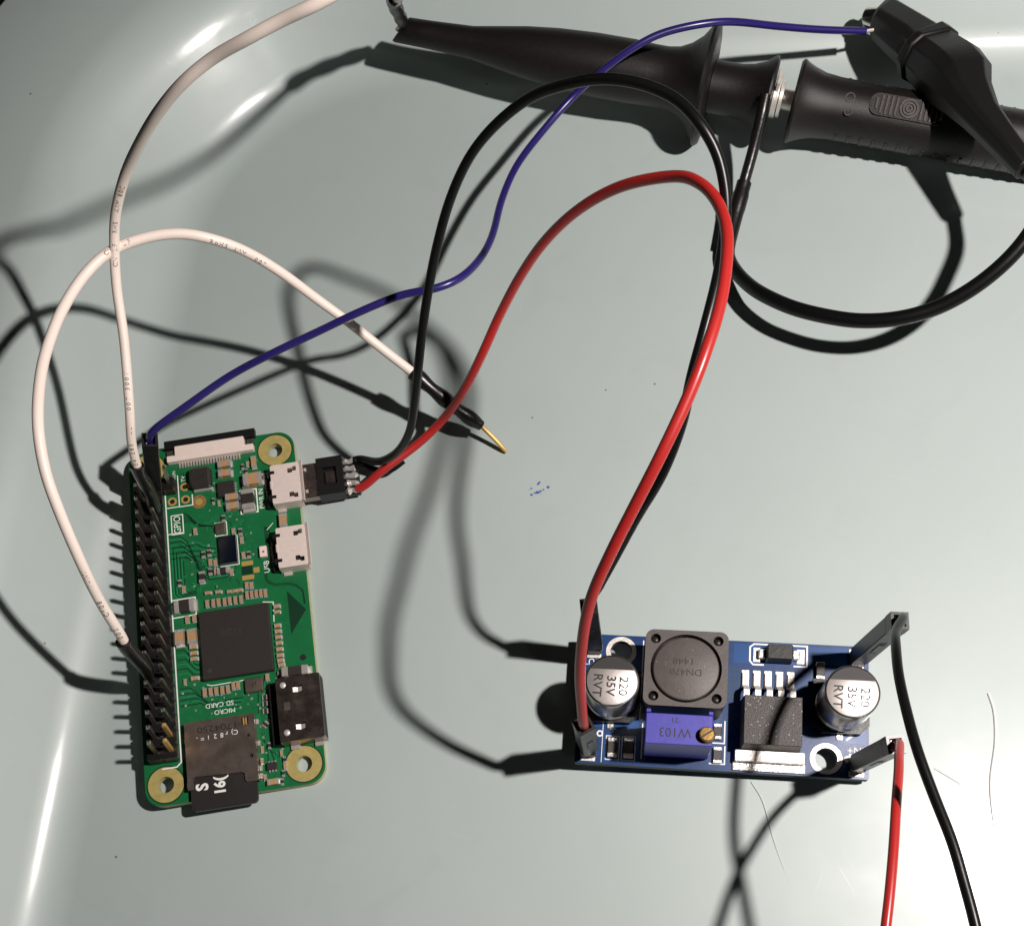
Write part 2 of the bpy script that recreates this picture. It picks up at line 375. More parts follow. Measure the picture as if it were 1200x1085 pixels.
for i in range(5): route([(59.8, 21.2 - i * .5), (57.6 - .2 * i, 21.0 - i * .5)], .12, True)
for i in range(46):                                  # short random local routes and vias
    bx, by = rnd.uniform(36, 49), rnd.uniform(9.5, 20); L_ = rnd.uniform(.8, 2.4)
    route([(bx, by), (bx + L_ * .5, by), (bx + L_, by - L_ * .5 * rnd.choice((-1, 1)))], .11, rnd.random() < .6)
pb('signal_traces', tr, 'trace', smooth=False, kind='stuff'); pb('trace_outlines', td, 'trace_dark', smooth=False, kind='stuff')
m = MB(); m2 = MB()
for i in range(150):
    bx, by = rnd.choice([(rnd.uniform(35.5, 50), rnd.uniform(8, 22)), (rnd.uniform(13, 20), rnd.uniform(9.5, 22.5)), (rnd.uniform(50, 61), rnd.uniform(8, 19)), (rnd.uniform(3, 18), rnd.uniform(7.4, 10.4))])
    x, y = P(bx, by); m.plate([circ(x, y, .26, 10), circ(x, y, .13, 10)], .020, .026) if False else m.prism(circ(x, y, .24, 10), .019, .024); m2.prism(circ(x, y, .12, 8), .026, .030)
m3 = MB()
for i in range(90):
    bx, by = rnd.choice([(rnd.uniform(36, 50), rnd.uniform(8.5, 21)), (rnd.uniform(4, 19), rnd.uniform(6.8, 10.4)), (rnd.uniform(51, 61), rnd.uniform(8, 16)), (rnd.uniform(13.5, 20), rnd.uniform(11, 22.8))]); x, y = P(bx, by); w_ = rnd.uniform(.08, .2); h_ = rnd.uniform(.08, .2)
    m3.box(x - w_, x + w_, y - h_, y + h_, .02, .05)
pb('bare_solder_pads', m3, 'solder', smooth=False, kind='stuff')
pb('vias', m, 'trace', smooth=False, kind='stuff'); pb('via_holes', m2, 'trace_dark', smooth=False, kind='stuff')
# antenna clearing
x = [P(34.27, 3.69), P(30.38, .67), P(26.28, 3.63)]
pb('antenna_clearing', MB().prism(x, .012, .02), 'trace_dark', smooth=False)
for q in ((x[0], x[1]), (x[2], (P(31.0, 1.1))), (x[0], x[2])): pass
pb('drill_spot', MB().cyl(*P(21.85, 2.0), .01, .024, .55, 18), 'cavity', smooth=False)
# header: leans a little towards the board's middle
SH = Matrix(((1, 0, .196, 0), (0, 1, .039, 0), (0, 0, 1, 0), (0, 0, 0, 1)))   # local x grows away from the edge
def hx(bx, by, z): x, y = P(bx, by); return (x + .196 * z, y + .039 * z, z)
hb = MB(); hx0, hy0 = P(32.5, 26.5)
for k in range(20):
    yc = 8.37 + 2.54 * k - 32.5
    lp = [(-2.5, -1.0), (-2.1, -1.27), (-.35, -1.27), (0, -1.12), (.35, -1.27), (2.1, -1.27), (2.5, -1.0), (2.5, 1.0), (2.1, 1.27), (.35, 1.27), (0, 1.12), (-.35, 1.27), (-2.1, 1.27), (-2.5, 1.0)]
    hb.prism([(hx0 + a, yc + b * .998) for a, b in lp], .03, 2.54, xf=SH)
hdr = pb('pin_header', hb, 'header', smooth=False)
pin = MB()
pr = [(-.32, -.32), (.32, -.32), (.32, .32), (-.32, .32)]
zs = [(-3.3, .5), (-3.0, 1), (8.0, 1), (8.5, .45)]
v = [(a * s, b * s, z) for z, s in zs for a, b in pr]
f = [(i * 4 + k, i * 4 + (k + 1) % 4, i * 4 + 4 + (k + 1) % 4, i * 4 + 4 + k) for i in range(3) for k in range(4)] + [(3, 2, 1, 0), (12, 13, 14, 15)]
pin.add([SH @ Vector(q) if q[2] > 0 else Vector(q) for q in v], f)
M['pin'] = mat('tarnished_gold_pin', (.42, .37, .32), .24, metal=.9)
pinme = pin.mesh('pin', ['pin'], ID, smooth=False)
goldpin = pinme.copy(); goldpin.materials[0] = M['gold']
for k in range(20):
    for by in (25.23, 27.77):
        x, y = P(8.37 + 2.54 * k, by)
        inst('pin', goldpin if k < 2 and by < 26 else pinme, sbc, x, y, ZB, parent=hdr)
for k in range(20):
    pass
jm = MB()
for k in range(20):
    for by in (25.23, 27.77): jm.lathe([(0, -2.9), (.4, -2.7), (.75, -1.7), (.95, -1.41)], *P(8.37 + 2.54 * k, by), n=10)
pb('solder_joints', jm, 'solder', kind='stuff')
# silk screen
sk = MB()
def line(pts, w=.18): sk.strip([P(*q) for q in pts], w, .034)
line([(58.5, 23.72), (6.9, 23.72), (6.2, 24.5), (6.2, 27.0)], .22)
line([(53.3, 23.7), (53.3, 21.3), (59.5, 21.3)]); line([(53.25, 21.3), (53.25, 18.9), (55.3, 18.9)])
line([(51.7, 22.9), (51.7, 20.85), (48.05, 20.85), (48.05, 22.9), (51.7, 22.9)]); line([(48.2, 23.7), (48.2, 20.8)])
line([(54.5, 10.45), (54.5, 7.45), (50.0, 7.45), (50.0, 10.45), (54.5, 10.45)], .2)
line([(35.7, 23.6), (35.7, 19.6), (32.5, 19.6), (32.4, 23.6)], .2)
line([(32.9, 8.0), (32.6, 6.2), (29.0, 6.35)], .16); line([(19.6, 18.6), (19.3, 17.8), (19.4, 12.2)], .14)
line([(49.0, 15.3), (49.0, 13.2), (46.5, 13.2), (46.5, 15.3), (49.0, 15.3)], .14); line([(46.2, 11.5), (40.6, 11.5), (40.6, 14.8)], .15)
line([(47.4, 5.0), (46.2, 6.2)], .12)
pb('printed_outlines', sk, 'silk', smooth=False)
def ptext(name, s, bx, by, size, ang, z=.034, mi='silk', sx=1.0, root=None):
    x, y = P(bx, by); m = MB(); m.text(s, size, T(x, y, z, ang) @ Matrix.Diagonal((sx, 1, 1, 1))); return pb(name, m, mi, smooth=False)
ptext('printed_text', 'GPIO', 49.85, 21.85, 1.75, 90, sx=.85); ptext('printed_text', 'PWR IN', 52.4, 6.65, 1.2, 90, sx=.95)
ptext('printed_text', 'USB', 39.3, 6.75, 1.35, 90); ptext('printed_text', 'SD CARD', 15.85, 16.7, 1.15, 180); ptext('printed_text', 'MICRO', 14.55, 15.9, 1.15, 180)
ptext('printed_text', 'TV', 58.6, 20.3, 1.0, 90); ptext('printed_text', 'RUN', 59.6, 21.9, .8, 90)
# plated holes and test pad
for bx, by in ((56.98, 20.12), (54.5, 20.12), (54.46, 22.52), (57.0, 22.52)):
    x, y = P(bx, by); pb('plated_hole', MB().plate([circ(x, y, .82, 20), circ(x, y, .46, 20)], .01, .05), 'gold', smooth=False)
    pb('hole_bore', MB().cyl(x, y, .008, .02, .45, 16), 'cavity', smooth=False)
x, y = P(57.0, 22.52)
one = MB().cbox(x - 1.2, x + 1.2, y - 1.25, y + 1.25, .06, 2.5, .3); sp_ = pb('single_pin_header', one, 'header', smooth=False)
pm = MB(); pm.add([SH @ Vector((a * s + x - .2, b * s + y, z)) for z, s in ((.1, 1), (7.4, 1), (7.9, .45)) for a, b in pr], [(i * 4 + k, i * 4 + (k + 1) % 4, i * 4 + 4 + (k + 1) % 4, i * 4 + 4 + k) for i in range(2) for k in range(4)] + [(8, 9, 10, 11)])
pb('pin', pm, 'pin', parent=sp_, smooth=False)
x, y = P(53.66, 17.76)
pb('test_pad', MB().plate([circ(x, y, 1.3, 28), circ(x, y, .72, 24)], .008, .03), 'copper', smooth=False); pb('test_pad', MB().cyl(x, y, .012, .036, .68, 22), 'gold', smooth=False)
# chip parts
def chip(name, bx, by, w, h, ht, mt='epoxy', c=.08, parent=None, top=None, z0=.06):
    x, y = P(bx, by); return pb(name, MB().cbox(x - w / 2, x + w / 2, y - h / 2, y + h / 2, z0, ht, c, top=top), mt, parent=parent, smooth=False)
soc = chip('processor_chip', 26.2, 12.9, 12.0, 12.2, 1.15, 'epoxy', .1)
for s, bx, by, sz in (('51200', 28.0, 13.6, 1.5),):
    x, y = P(bx, by); m = MB().text(s, sz, T(x, y, 1.156, 180)); pb('chip_marking', m, 'chipink', soc, smooth=False)
pb('pin_one_dot', MB().cyl(*P(21.6, 17.6), 1.14, 1.158, .42, 20), 'chipink', soc, smooth=False)
cl = chip('coil', 57.7, 16.9, 3.8, 3.8, 1.9, 'epoxy', .45); x, y = P(57.7, 16.9)
pb('chip_marking', MB().text('4R7', 1.25, T(x, y, 1.906, 180)), 'ink', cl, smooth=False)
pb('coil_terminal', MB().box(x - 1.5, x + 2.0, y - 2.25, y - 1.85, .03, .5), 'solder', cl, smooth=False)
def legs(name, bx, by, w, h, n, side, parent, l=.35, z=.3):
    x, y = P(bx, by)
    for k in range(n):
        t = (k + .5) / n - .5
        for s in (-1, 1):
            if side == 'x': m = MB().box(x + s * w / 2 - (.02 if s > 0 else l - .02), x + s * w / 2 + (l - .02 if s > 0 else .02), y + t * h - .13, y + t * h + .13, .03, z)
            else: m = MB().box(x + t * w - .13, x + t * w + .13, y + s * h / 2 - (.02 if s > 0 else l - .02), y + s * h / 2 + (l - .02 if s > 0 else .02), .03, z)
            pb(name, m, 'solder', parent, smooth=False)
q = chip('power_chip', 55.0, 12.6, 2.9, 2.9, .95); legs('chip_lead', 55.0, 12.6, 2.9, 2.6, 5, 'x', q)
pb('chip_marking', MB().text('PT', .9, T(*P(55.0, 12.6), .956, 180)), 'chipink', q, smooth=False)
q = chip('crystal', 47.78, 14.27, 1.7, 2.0, .6, 'steel', .1)
chip('radio_chip', 43.4, 13.2, 3.1, 5.2, .7, 'glasschip', .05)
q = chip('indicator_lamp', 42.0, 7.05, 1.25, 2.0, .75, 'pinkled', .06); pb('lamp_dot', MB().cyl(*P(41.9, 7.0), .74, .756, .22, 14), 'copper', q, smooth=False)
for bx, by, w, h in ((40.5, 10.1, 2.0, .85), (39.0, 8.6, 1.05, 1.0), (37.85, 10.15, 2.1, .85)): x, y = P(bx, by); pb('antenna_pad', MB().box(x - w / 2, x + w / 2, y - h / 2, y + h / 2, .008, .04), 'gold', smooth=False)
chip('antenna_socket_site', 39.2, 10.25, 1.9, 1.6, .03, 'trace_dark', .004, z0=.006)
q = chip('crystal_can', 18.1, 10.5, 3.0, 2.5, .8, 'steel', .12); pb('chip_marking', MB().text('W', 1.1, T(*P(18.2, 10.5), .806, 15)), 'ink', q, smooth=False)
q = chip('small_logic_chip', 3.8, 8.65, 1.6, 1.2, .8); legs('chip_lead', 3.8, 8.65, 1.5, 1.2, 3, 'y', q)
# two-terminal parts
def smd_mesh(w, h, ht, body, along):
    m = MB(); e = .24 * (w if along == 'x' else h)
    if along == 'x':
        m.cbox(-w / 2 + e, w / 2 - e, -h / 2 + .02, h / 2 - .02, .06, ht - .02, .03, 0)
        for s in (-1, 1): a, b = sorted((s * w / 2, s * (w / 2 - e))); m.cbox(a, b, -h / 2, h / 2, .03, ht, .05, 1); m.box(*sorted((s * w / 2, s * (w / 2 + e * .5))), -h / 2, h / 2, .03, ht * .35, 1)
    else:
        m.cbox(-w / 2 + .02, w / 2 - .02, -h / 2 + e, h / 2 - e, .06, ht - .02, .03, 0)
        for s in (-1, 1): a, b = sorted((s * h / 2, s * (h / 2 - e))); m.cbox(-w / 2, w / 2, a, b, .03, ht, .05, 1); m.box(-w / 2, w / 2, *sorted((s * h / 2, s * (h / 2 + e * .5))), .03, ht * .35, 1)
    return m.mesh('chip_capacitor', [body, 'solder'], ID, smooth=False)
_sm = {}
def smd(bx, by, w, h, ht, body='tan', name='chip_capacitor', a=0):
    k = (round(w, 2), round(h, 2), ht, body)
    if k not in _sm: _sm[k] = smd_mesh(w, h, ht, body, 'x' if w > h else 'y')
    x, y = P(bx, by); return inst(name, _sm[k], sbc, x, y, ZB, a + rnd.uniform(-2, 2))
SMALL = [(34.0,17.51,.61,1.28),(33.99,16.45,.61,1.28),(34.0,15.55,.61,1.28),(33.92,14.49,.61,1.28),(33.94,13.59,.61,1.28),(33.91,12.63,.61,1.28),(33.9,11.63,.61,1.28),(34.53,10.53,.58,1.28),(34.49,9.72,.58,1.28),(34.49,8.93,.58,1.28),(34.46,8.12,.58,1.28),(34.4,7.37,.58,1.28),(35.95,17.23,1.1,.61),(35.85,15.42,1.1,.61),(35.59,13.5,.9,.61),(35.56,12.6,.7,.61),(35.57,11.75,1.0,.61),(31.57,5.59,1.1,.73),(30.52,5.62,1.1,.6),(28.06,5.78,1.1,.73),(27.01,5.78,1.1,.73),(25.97,5.78,1.1,.73),(24.91,5.78,1.1,.73),(23.78,5.79,1.1,.73),(22.69,5.79,1.1,.73),(21.76,5.78,1.1,.73),(20.94,5.7,1.1,.73),(19.58,5.9,1.1,.73),(31.71,21.12,.73,1.22),(31.67,19.88,.73,1.22),(26.53,20.39,1.28,.73),(25.43,20.4,1.28,.73),(24.4,20.37,1.28,.73),(20.94,20.5,1.28,.73),(18.18,18.99,.64,1.28),(18.17,17.96,.64,1.28),(18.14,17.02,.64,1.28),(18.16,15.99,.64,1.28),(18.16,15.02,.64,1.28),(18.59,14.05,.64,1.28),(18.62,13.28,.64,1.28)]
for bx, by, w, h in SMALL: smd(bx, by, w, h, .55)
MIX = [(43.45,16.57),(41.68,16.45),(41.44,15.6),(39.93,16.6),(39.85,15.6),(39.23,12.9),(46.58,10.84),(44.98,10.7),(42.03,10.6),(42.02,9.7),(36.3,10.45),(36.2,9.65),(38.62,22.06),(37.39,21.4),(47.97,18.74),(49.6,13.6),(46.83,12.0),(19.2,8.25),(43.3,17.6)]
for i, (bx, by) in enumerate(MIX): smd(bx, by, .66, 1.1, .5, 'tan' if i % 3 else 'epoxy')
for i, (bx, by) in enumerate([(6.9,10.1),(7.4,8.9),(5.86,7.0),(4.6,6.6),(3.4,6.6),(2.4,7.0),(2.1,10.0),(1.0,7.3),(4.9,10.3),(53.33,15.2),(52.7,14.2),(59.1,9.5),(59.5,8.6),(58.1,8.9),(20.6,22.2),(10.2,22.6),(12.0,8.0)]): smd(bx, by, .5, .95, .42, 'epoxy' if i % 2 else 'tan')
for a in ((59.9,12.6,2.3,1.3),(58.05,12.6,2.3,1.35),(53.2,11.7,2.3,1.25),(51.45,11.65,2.3,1.3)): smd(*a, 1.1)
smd(55.9, 7.7, 3.3, 2.2, 1.5); smd(52.2, 8.85, 2.2, 3.7, 1.4, 'epoxy', 'power_diode'); smd(47.3, 3.1, 1.3, 2.4, 1.0); smd(34.0, 21.3, 3.4, 2.2, 1.3, 'epoxy', 'tantalum_capacitor')
smd(28.4, 22.5, 1.5, 2.7, 1.2); smd(28.3, 20.35, 1.5, 2.6, 1.2); smd(1.15, 8.7, 1.9, 1.0, .8); smd(59.55, 7.4, .9, 2.2, .7); smd(19.2, 3.3, 4.4, 1.6, 1.7, 'epoxy', 'tantalum_capacitor')
smd(39.0, 18.05, 1.0, 2.0, .8, 'epoxy', 'chip_diode'); smd(39.6, 14.3, 2.0, 1.2, .8, 'epoxy', 'chip_diode')
for bx, by, a in ((15.76, 8.97, 0), (14.66, 9.0, 0), (13.34, 9.04, 0), (11.08, 9.25, 45)):
    q = smd(bx, by, .95, .9, .4, 'epoxy', 'resistor_array', a)
# camera connector
cc = MB()
cc.cbox(*sorted((P(0, 22.7)[0], P(0, 7.1)[0])), 61.7 - 32.5, 62.9 - 32.5, .05, 1.2, .08)
cc.cbox(*sorted((P(0, 21.2)[0], P(0, 8.7)[0])), 62.5 - 32.5, 64.6 - 32.5, .05, 1.35, .1)
cam_c = pb('camera_connector', cc, 'creamplastic', smooth=False)
pb('latch_bar', MB().cbox(*sorted((P(0, 23.1)[0], P(0, 6.6)[0])), 64.4 - 32.5, 66.0 - 32.5, .05, 1.15, .12), 'blackplastic', cam_c, smooth=False)
for by in (22.2, 7.6): x, y = P(63.3, by); pb('end_clip', MB().cbox(x - .55, x + .55, y - .45, y + .9, .05, .7, .06), 'steel', cam_c, smooth=False)
cm = MB().box(-.15, .15, -1.0, .2, .03, .28).mesh('contact', ['solder'], ID, smooth=False)
for k in range(22): x, y = P(61.7, 20.7 - k * .515); inst('contact', cm, sbc, x, y, ZB, parent=cam_c)
# micro usb sockets
def usb_socket(bc):
    x0, x1 = P(0, 4.15)[0], P(0, -.95)[0]; y0, y1 = bc - 3.75 - 32.5, bc + 3.75 - 32.5; yc = bc - 32.5; X = lambda t: x0 + t
    s = MB(); h1 = [(X(3.0), yc + 1.85), (X(3.75), yc + 1.85), (X(3.9), yc + 2.15), (X(4.55), yc + 2.15), (X(4.55), yc + 3.0), (X(3.9), yc + 3.0), (X(3.75), yc + 2.75), (X(3.0), yc + 2.75)]
    h2 = [(x, 2 * yc - y) for x, y in h1][::-1]
    s.plate([rrect(x0, x1, y0, y1, .35, 4), h1, h2], 2.38, 2.62)
    for a, b in ((y0, y0 + .28), (y1 - .28, y1)): s.box(x0, x1, a, b, .05, 2.40)
    sh = pb('usb_socket', s, 'nickel', smooth=False)
    pb('socket_core', MB().box(x0 + .25, x1 - 1.4, y0 + .29, y1 - .29, .1, 1.9), 'cavity', sh, smooth=False)
    pb('socket_tongue', MB().box(x1 - 1.4, x1 - .3, yc - 1.9, yc + 1.9, 1.1, 1.6), 'cavity', sh, smooth=False)
    lip = MB(); lip.add([(x1, y0 + .05, 2.35), (x1, y1 - .05, 2.35), (x1 + .62, y1 + .3, 2.75), (x1 + .62, y0 - .3, 2.75), (x1, y0 + .05, 2.6), (x1, y1 - .05, 2.6), (x1 + .55, y1 + .3, 2.95), (x1 + .55, y0 - .3, 2.95)], [(0, 1, 2, 3), (7, 6, 5, 4), (3, 2, 6, 7), (0, 3, 7, 4), (1, 5, 6, 2), (0, 4, 5, 1)])
    pb('flared_lip', lip, 'nickel', sh, smooth=False)
    for s_ in (-1, 1):
        pb('spring_tab', MB().cbox(x0 - .75, x0 + .95, yc + s_ * 2.35 - .55, yc + s_ * 2.35 + .55, 1.2, 2.68, .3), 'blackplastic', sh, smooth=False)
        pb('mounting_tab', MB().box(x0 + .3, x0 + 1.8, yc + s_ * 4.0 - .3, yc + s_ * 4.0 + .3, .03, .22), 'solder', sh, smooth=False)
    pb('rear_shroud', MB().cbox(x0 - 1.3, x0 - .02, yc - 3.5, yc + 3.5, .05, 1.1, .1), 'blackplastic', sh, smooth=False)
    for k in range(5): pb('contact', MB().box(x0 - 1.6, x0 - 1.2, yc + (k - 2) * .65 - .14, yc + (k - 2) * .65 + .14, .03, .3), 'solder', sh, smooth=False)
    pb('rear_tab', MB().cbox(x0 - .25, x0 + .3, yc - .8, yc + .8, 1.1, 2.66, .12), 'nickel', sh, smooth=False)
usb_socket(41.25); usb_socket(53.35)
# mini hdmi socket
x0, x1 = P(0, 6.35)[0], P(0, -1.0)[0]; y0, y1 = 6.75 - 32.5, 17.75 - 32.5
s = MB(); w1 = rect(x0 + 2.7, x0 + 4.4, y0 + 1.7, y0 + 2.9); w2 = rect(x0 + 2.7, x0 + 4.4, y1 - 2.9, y1 - 1.7)
s.plate([rrect(x0, x1, y0, y1, .4, 4), w1, w2], 3.0, 3.2)
for a, b in ((y0, y0 + .25), (y1 - .25, y1)): s.box(x0, x1 - .05, a, b, .05, 3.02)
s.box(x0, x0 + .2, y0 + .26, y1 - .26, .4, 3.02)
hd = pb('video_socket', s, 'blacksteel', smooth=False)
pb('socket_core', MB().box(x0 + .25, x1 - .06, y0 + .3, y1 - .3, .06, 2.55), 'cavity', hd, smooth=False)
for yy in (y0 + 2.3, y1 - 2.3):
    t = MB(); t.add([(x0 + 2.75, yy - .42, 3.0), (x0 + 2.75, yy + .42, 3.0), (x0 + 3.5, yy + .42, 2.72), (x0 + 3.5, yy - .42, 2.72), (x0 + 4.3, yy + .36, 3.02), (x0 + 4.3, yy - .36, 3.02)], [(0, 3, 2, 1), (3, 5, 4, 2)]); pb('spring_finger', t, 'tin', hd)
for yy in (y0 + 1.5, y1 - 1.35):
    pb('shell_dimple', MB().lathe([(.55, 3.19), (.45, 3.34), (.2, 3.42), (0, 3.43)], x0 + 1.2, yy, 16), 'tin', hd)
pb('shell_mark', MB().box(x0 + 1.1, x0 + 2.1, y0 + 5.3, y0 + 6.7, 3.19, 3.215), 'steel', hd, smooth=False)
pb('rear_shroud', MB().cbox(x0 - 1.7, x0 - .03, y0 + .2, y1 - .2, .05, 1.2, .1), 'blackplastic', hd, smooth=False)
for k in range(19): pb('contact', MB().box(x0 - 2.0, x0 - 1.65, y0 + 1.2 + k * .48, y0 + 1.42 + k * .48, .03, .2), 'blackplastic', hd, smooth=False)
for xx in (x0 + 1.0, x1 - 2.3):
    for yy, s_ in ((y0, -1), (y1, 1)): pb('shell_foot', MB().cbox(xx, xx + 1.6, min(yy, yy + s_ * .7), max(yy, yy + s_ * .7), .03, .5, .1), 'solder', hd, smooth=False)
# memory card slot
x0, x1 = P(0, 22.5)[0], P(0, 10.8)[0]; y1 = 13.05 - 32.5; yb = 1.6 - 32.5
lp = [(x0, yb), (x0 + .95, yb), (x0 + .95, 3.45 - 32.5), (x0 + 1.3, 3.7 - 32.5), (x1 - 2.7, 3.35 - 32.5), (x1 - 2.2, 3.1 - 32.5), (x1 - 2.2, yb + .35), (x1 - 1.9, yb), (x1, yb), (x1, y1 - .2), (x1 - .2, y1), (x0 + .2, y1), (x0, y1 - .2)]
s = MB(); win = rect(x1 - 2.1, x1 - 1.0, y1 - 1.8, y1 - .5)
s.plate([lp, win, circ(x1 - 1.15, y1 - 3.7, .28, 12), circ(x1 - .9, y1 - 7.2, .35, 12)], 1.22, 1.4); s.box(x0, x0 + .15, yb, y1, .05, 1.23); s.box(x1 - .15, x1, yb, y1, .05, 1.23); s.box(x0 + .16, x1 - .16, y1 - .15, y1, .05, 1.23)
slot = pb('memory_card_slot', s, 'steel', smooth=False)
pb('slot_floor', MB().box(x0 + .2, x1 - .2, yb + .6, y1 - .2, .04, .2), 'cavity', slot, smooth=False)
for k in range(2): pb('spring_contact', MB().box(x1 - 1.9 + k * .42, x1 - 1.68 + k * .42, y1 - 1.75, y1 - .55, .9, 1.3), 'gold', slot, smooth=False)
for yy in (y1 - 1.3, y1 - 5.0, y1 - 9.3, y1 - 10.6): pb('slot_foot', MB().cbox(x1 + .01, x1 + .5, yy - .45, yy + .45, .03, .5, .08), 'solder', slot, smooth=False)
for yy in (y1 - 3.0, y1 - 10.3): pb('slot_foot', MB().cbox(x0 - .4, x0 - .01, yy - .45, yy + .45, .03, .4, .08), 'solder', slot, smooth=False)
xc = (x0 + x1) / 2
pb('stamped_number', MB().text('1704250', 1.55, T(xc - .3, y1 - 1.55, 1.406, 180) @ Matrix.Diagonal((1.28, 1, 1, 1))), 'ink', slot, smooth=False)
m = MB()
for s_, dx, dy in (('C)', 2.7, 0), ("r", 1.35, .05), ('8', .55, -.05), ('2', -.55, 0), ('i', -1.7, 0), ('=', -2.7, 0), (',', -3.6, 0)): m.text(s_, 1.15, T(xc + dx - .2, y1 - 2.95 + dy + dx * .06, 1.406, 180))
pb('printed_text', m, 'silk', slot, smooth=False)

# memory card
MC = PI @ Matrix.Translation((xc, -1.6 - 32.5, 0))
card = thing('memory_card', 'small black memory card with white S and 16 pushed into the green board', 'memory card', PI @ Matrix.Translation((P(0, 16.7)[0], -2.0 - 32.5, .25)))
def cardp(name, mb, mats, parent=None):
    m2 = MB(); m2.v = [PI @ q for q in mb.v]; m2.f = mb.f; m2.m = mb.m; return part(name, m2, mats, card, parent, smooth=False)
ca, cb = P(0, 22.15)[0], P(0, 11.25)[0]
m = MB(); lp = [(ca, -1.2 - 32.5), (ca + .6, -1.75 - 32.5), (cb - .9, -2.35 - 32.5), (cb, -1.7 - 32.5), (cb, 11 - 32.5), (ca, 11 - 32.5)]
lp = rrect(ca, cb, -1.95 - 32.5, 11 - 32.5, .8, 6)
m.prism(lp, .35, 1.0); cbody = cardp('card_body', m, 'cardplastic')
m = MB(); m.prism([(ca + .4, -1.75 - 32.5), (cb - .3, -1.75 - 32.5), (cb - .3, -.9 - 32.5), (ca + 3, -.75 - 32.5), (ca + .4, -.55 - 32.5)], .98, 1.09); cardp('grip_ridge', m, 'cardplastic', cbody)
m = MB(); m.text('S', 2.3, T(ca + 2.0, 1.95 - 32.5, 1.012, 90) @ Matrix.Diagonal((1.15, 1.2, 1, 1)), bold=.035); m.text('16(', 2.3, T(ca + 4.9, 1.75 - 32.5, 1.012, 90) @ Matrix.Diagonal((1, 1.1, 1, 1)), bold=.035); cardp('printed_text', m, 'silk', cbody)
m = MB(); 
for k in range(2): m.box(ca + 7.2 + k * 1.5, ca + 8.3 + k * 1.5, .9 - 32.5, 3.0 - 32.5, 1.002, 1.01)
cardp('faint_print', m, 'ink', cbody)

# ------------------------------------------------------------------ voltage regulator module
RG = Matrix.Translation((11.712, 47.123, 3.68)) @ rotm('Z', -.08076) @ rotm('X', .01476) @ rotm('Y', .0276)
RL = RG @ Matrix.Translation((-21.5, -10.5, 0)); RW, RH = 45.2, 21.3
reg = thing('voltage_regulator_module', 'blue voltage regulator board with two silver capacitors and a square coil', 'circuit board', RG @ Matrix.Translation((0, 0, -1.6)))
def rb(name, mb, mats, parent=None, **k):
    m2 = MB(); m2.v = [RL @ q for q in mb.v]; m2.f = mb.f; m2.m = mb.m; return part(name, m2, mats, reg, parent, **k)
H1, H2 = (6.4, 18.6), (38.75, 2.9)
b_ = rb('circuit_board', MB().plate([rrect(0, RW, 0, RH, .25, 3), circ(*H1, 1.75), circ(*H2, 1.75)], -1.6, 0), ['bluepcb', 'fr4'], smooth=False)
M['bluefr4'] = mat('dark_board_edge', (.05, .06, .05), .7); b_.data.materials[1] = M['bluefr4']
for q in b_.data.polygons:
    if abs(q.normal.z) < .5: q.material_index = 1
for h in (H1, H2): rb('mounting_ring', MB().plate([circ(*h, 2.45, 36), circ(*h, 1.74)], .005, .05), 'tin', smooth=False)
for lpp in ([(24.2, 17.6), (24.2, 20.9), (42, 20.9), (42, 18), (36.2, 18), (35.9, 17.6)], [(1, 6), (9.8, 6), (9.8, 7.3), (9, 8.2), (1, 8.2)], [(4.4, .5), (10.2, .5), (10.2, 4.8), (4.4, 4.8)], [(39.8, 5.5), (44.8, 5.5), (44.8, 9), (42.5, 7.2)]):
    rb('copper_pour', MB().prism(lpp, .004, .02), 'bluelite', smooth=False)
vm = MB()
for i in range(3):
    for k in range(6): vm.prism(circ(23.6 + i * .8, 12.0 + k * .9, .2, 10), .01, .03)
for i in range(3): vm.prism(circ(36.5 + .1 * i, 18 + i * 1.0, .2, 10), .01, .03)
rb('vias', vm, 'trace_dark', smooth=False, kind='stuff')
# pads, pins
PADS = {'in_minus': (43.3, 19.0), 'in_plus': (43.3, 2.1), 'out_minus': (2.1, 19.0), 'out_plus': (2.1, 2.1)}
rpin = MB().box(-.32, .32, -.32, .32, -3.2, 7.5).mesh('pin', ['tin'], ID, smooth=False)
for k, (x, y) in PADS.items():
    rb('solder_pad', MB().cbox(x - 1.15, x + 1.15, y - 1.75, y + 1.75, .004, .12, .05), 'tin', smooth=False)
    inst('pin', rpin, reg, x - 21.5, y - 10.5, 1.6)
    rb('header_block', MB().cbox(x - 1.22, x + 1.22, y - 1.22, y + 1.22, .13, 2.4, .25), 'header', smooth=False)
    rb('solder_joint', MB().lathe([(0, -3.0), (.45, -2.8), (.9, -1.9), (1.3, -1.61)], x, y, 12), 'solder')
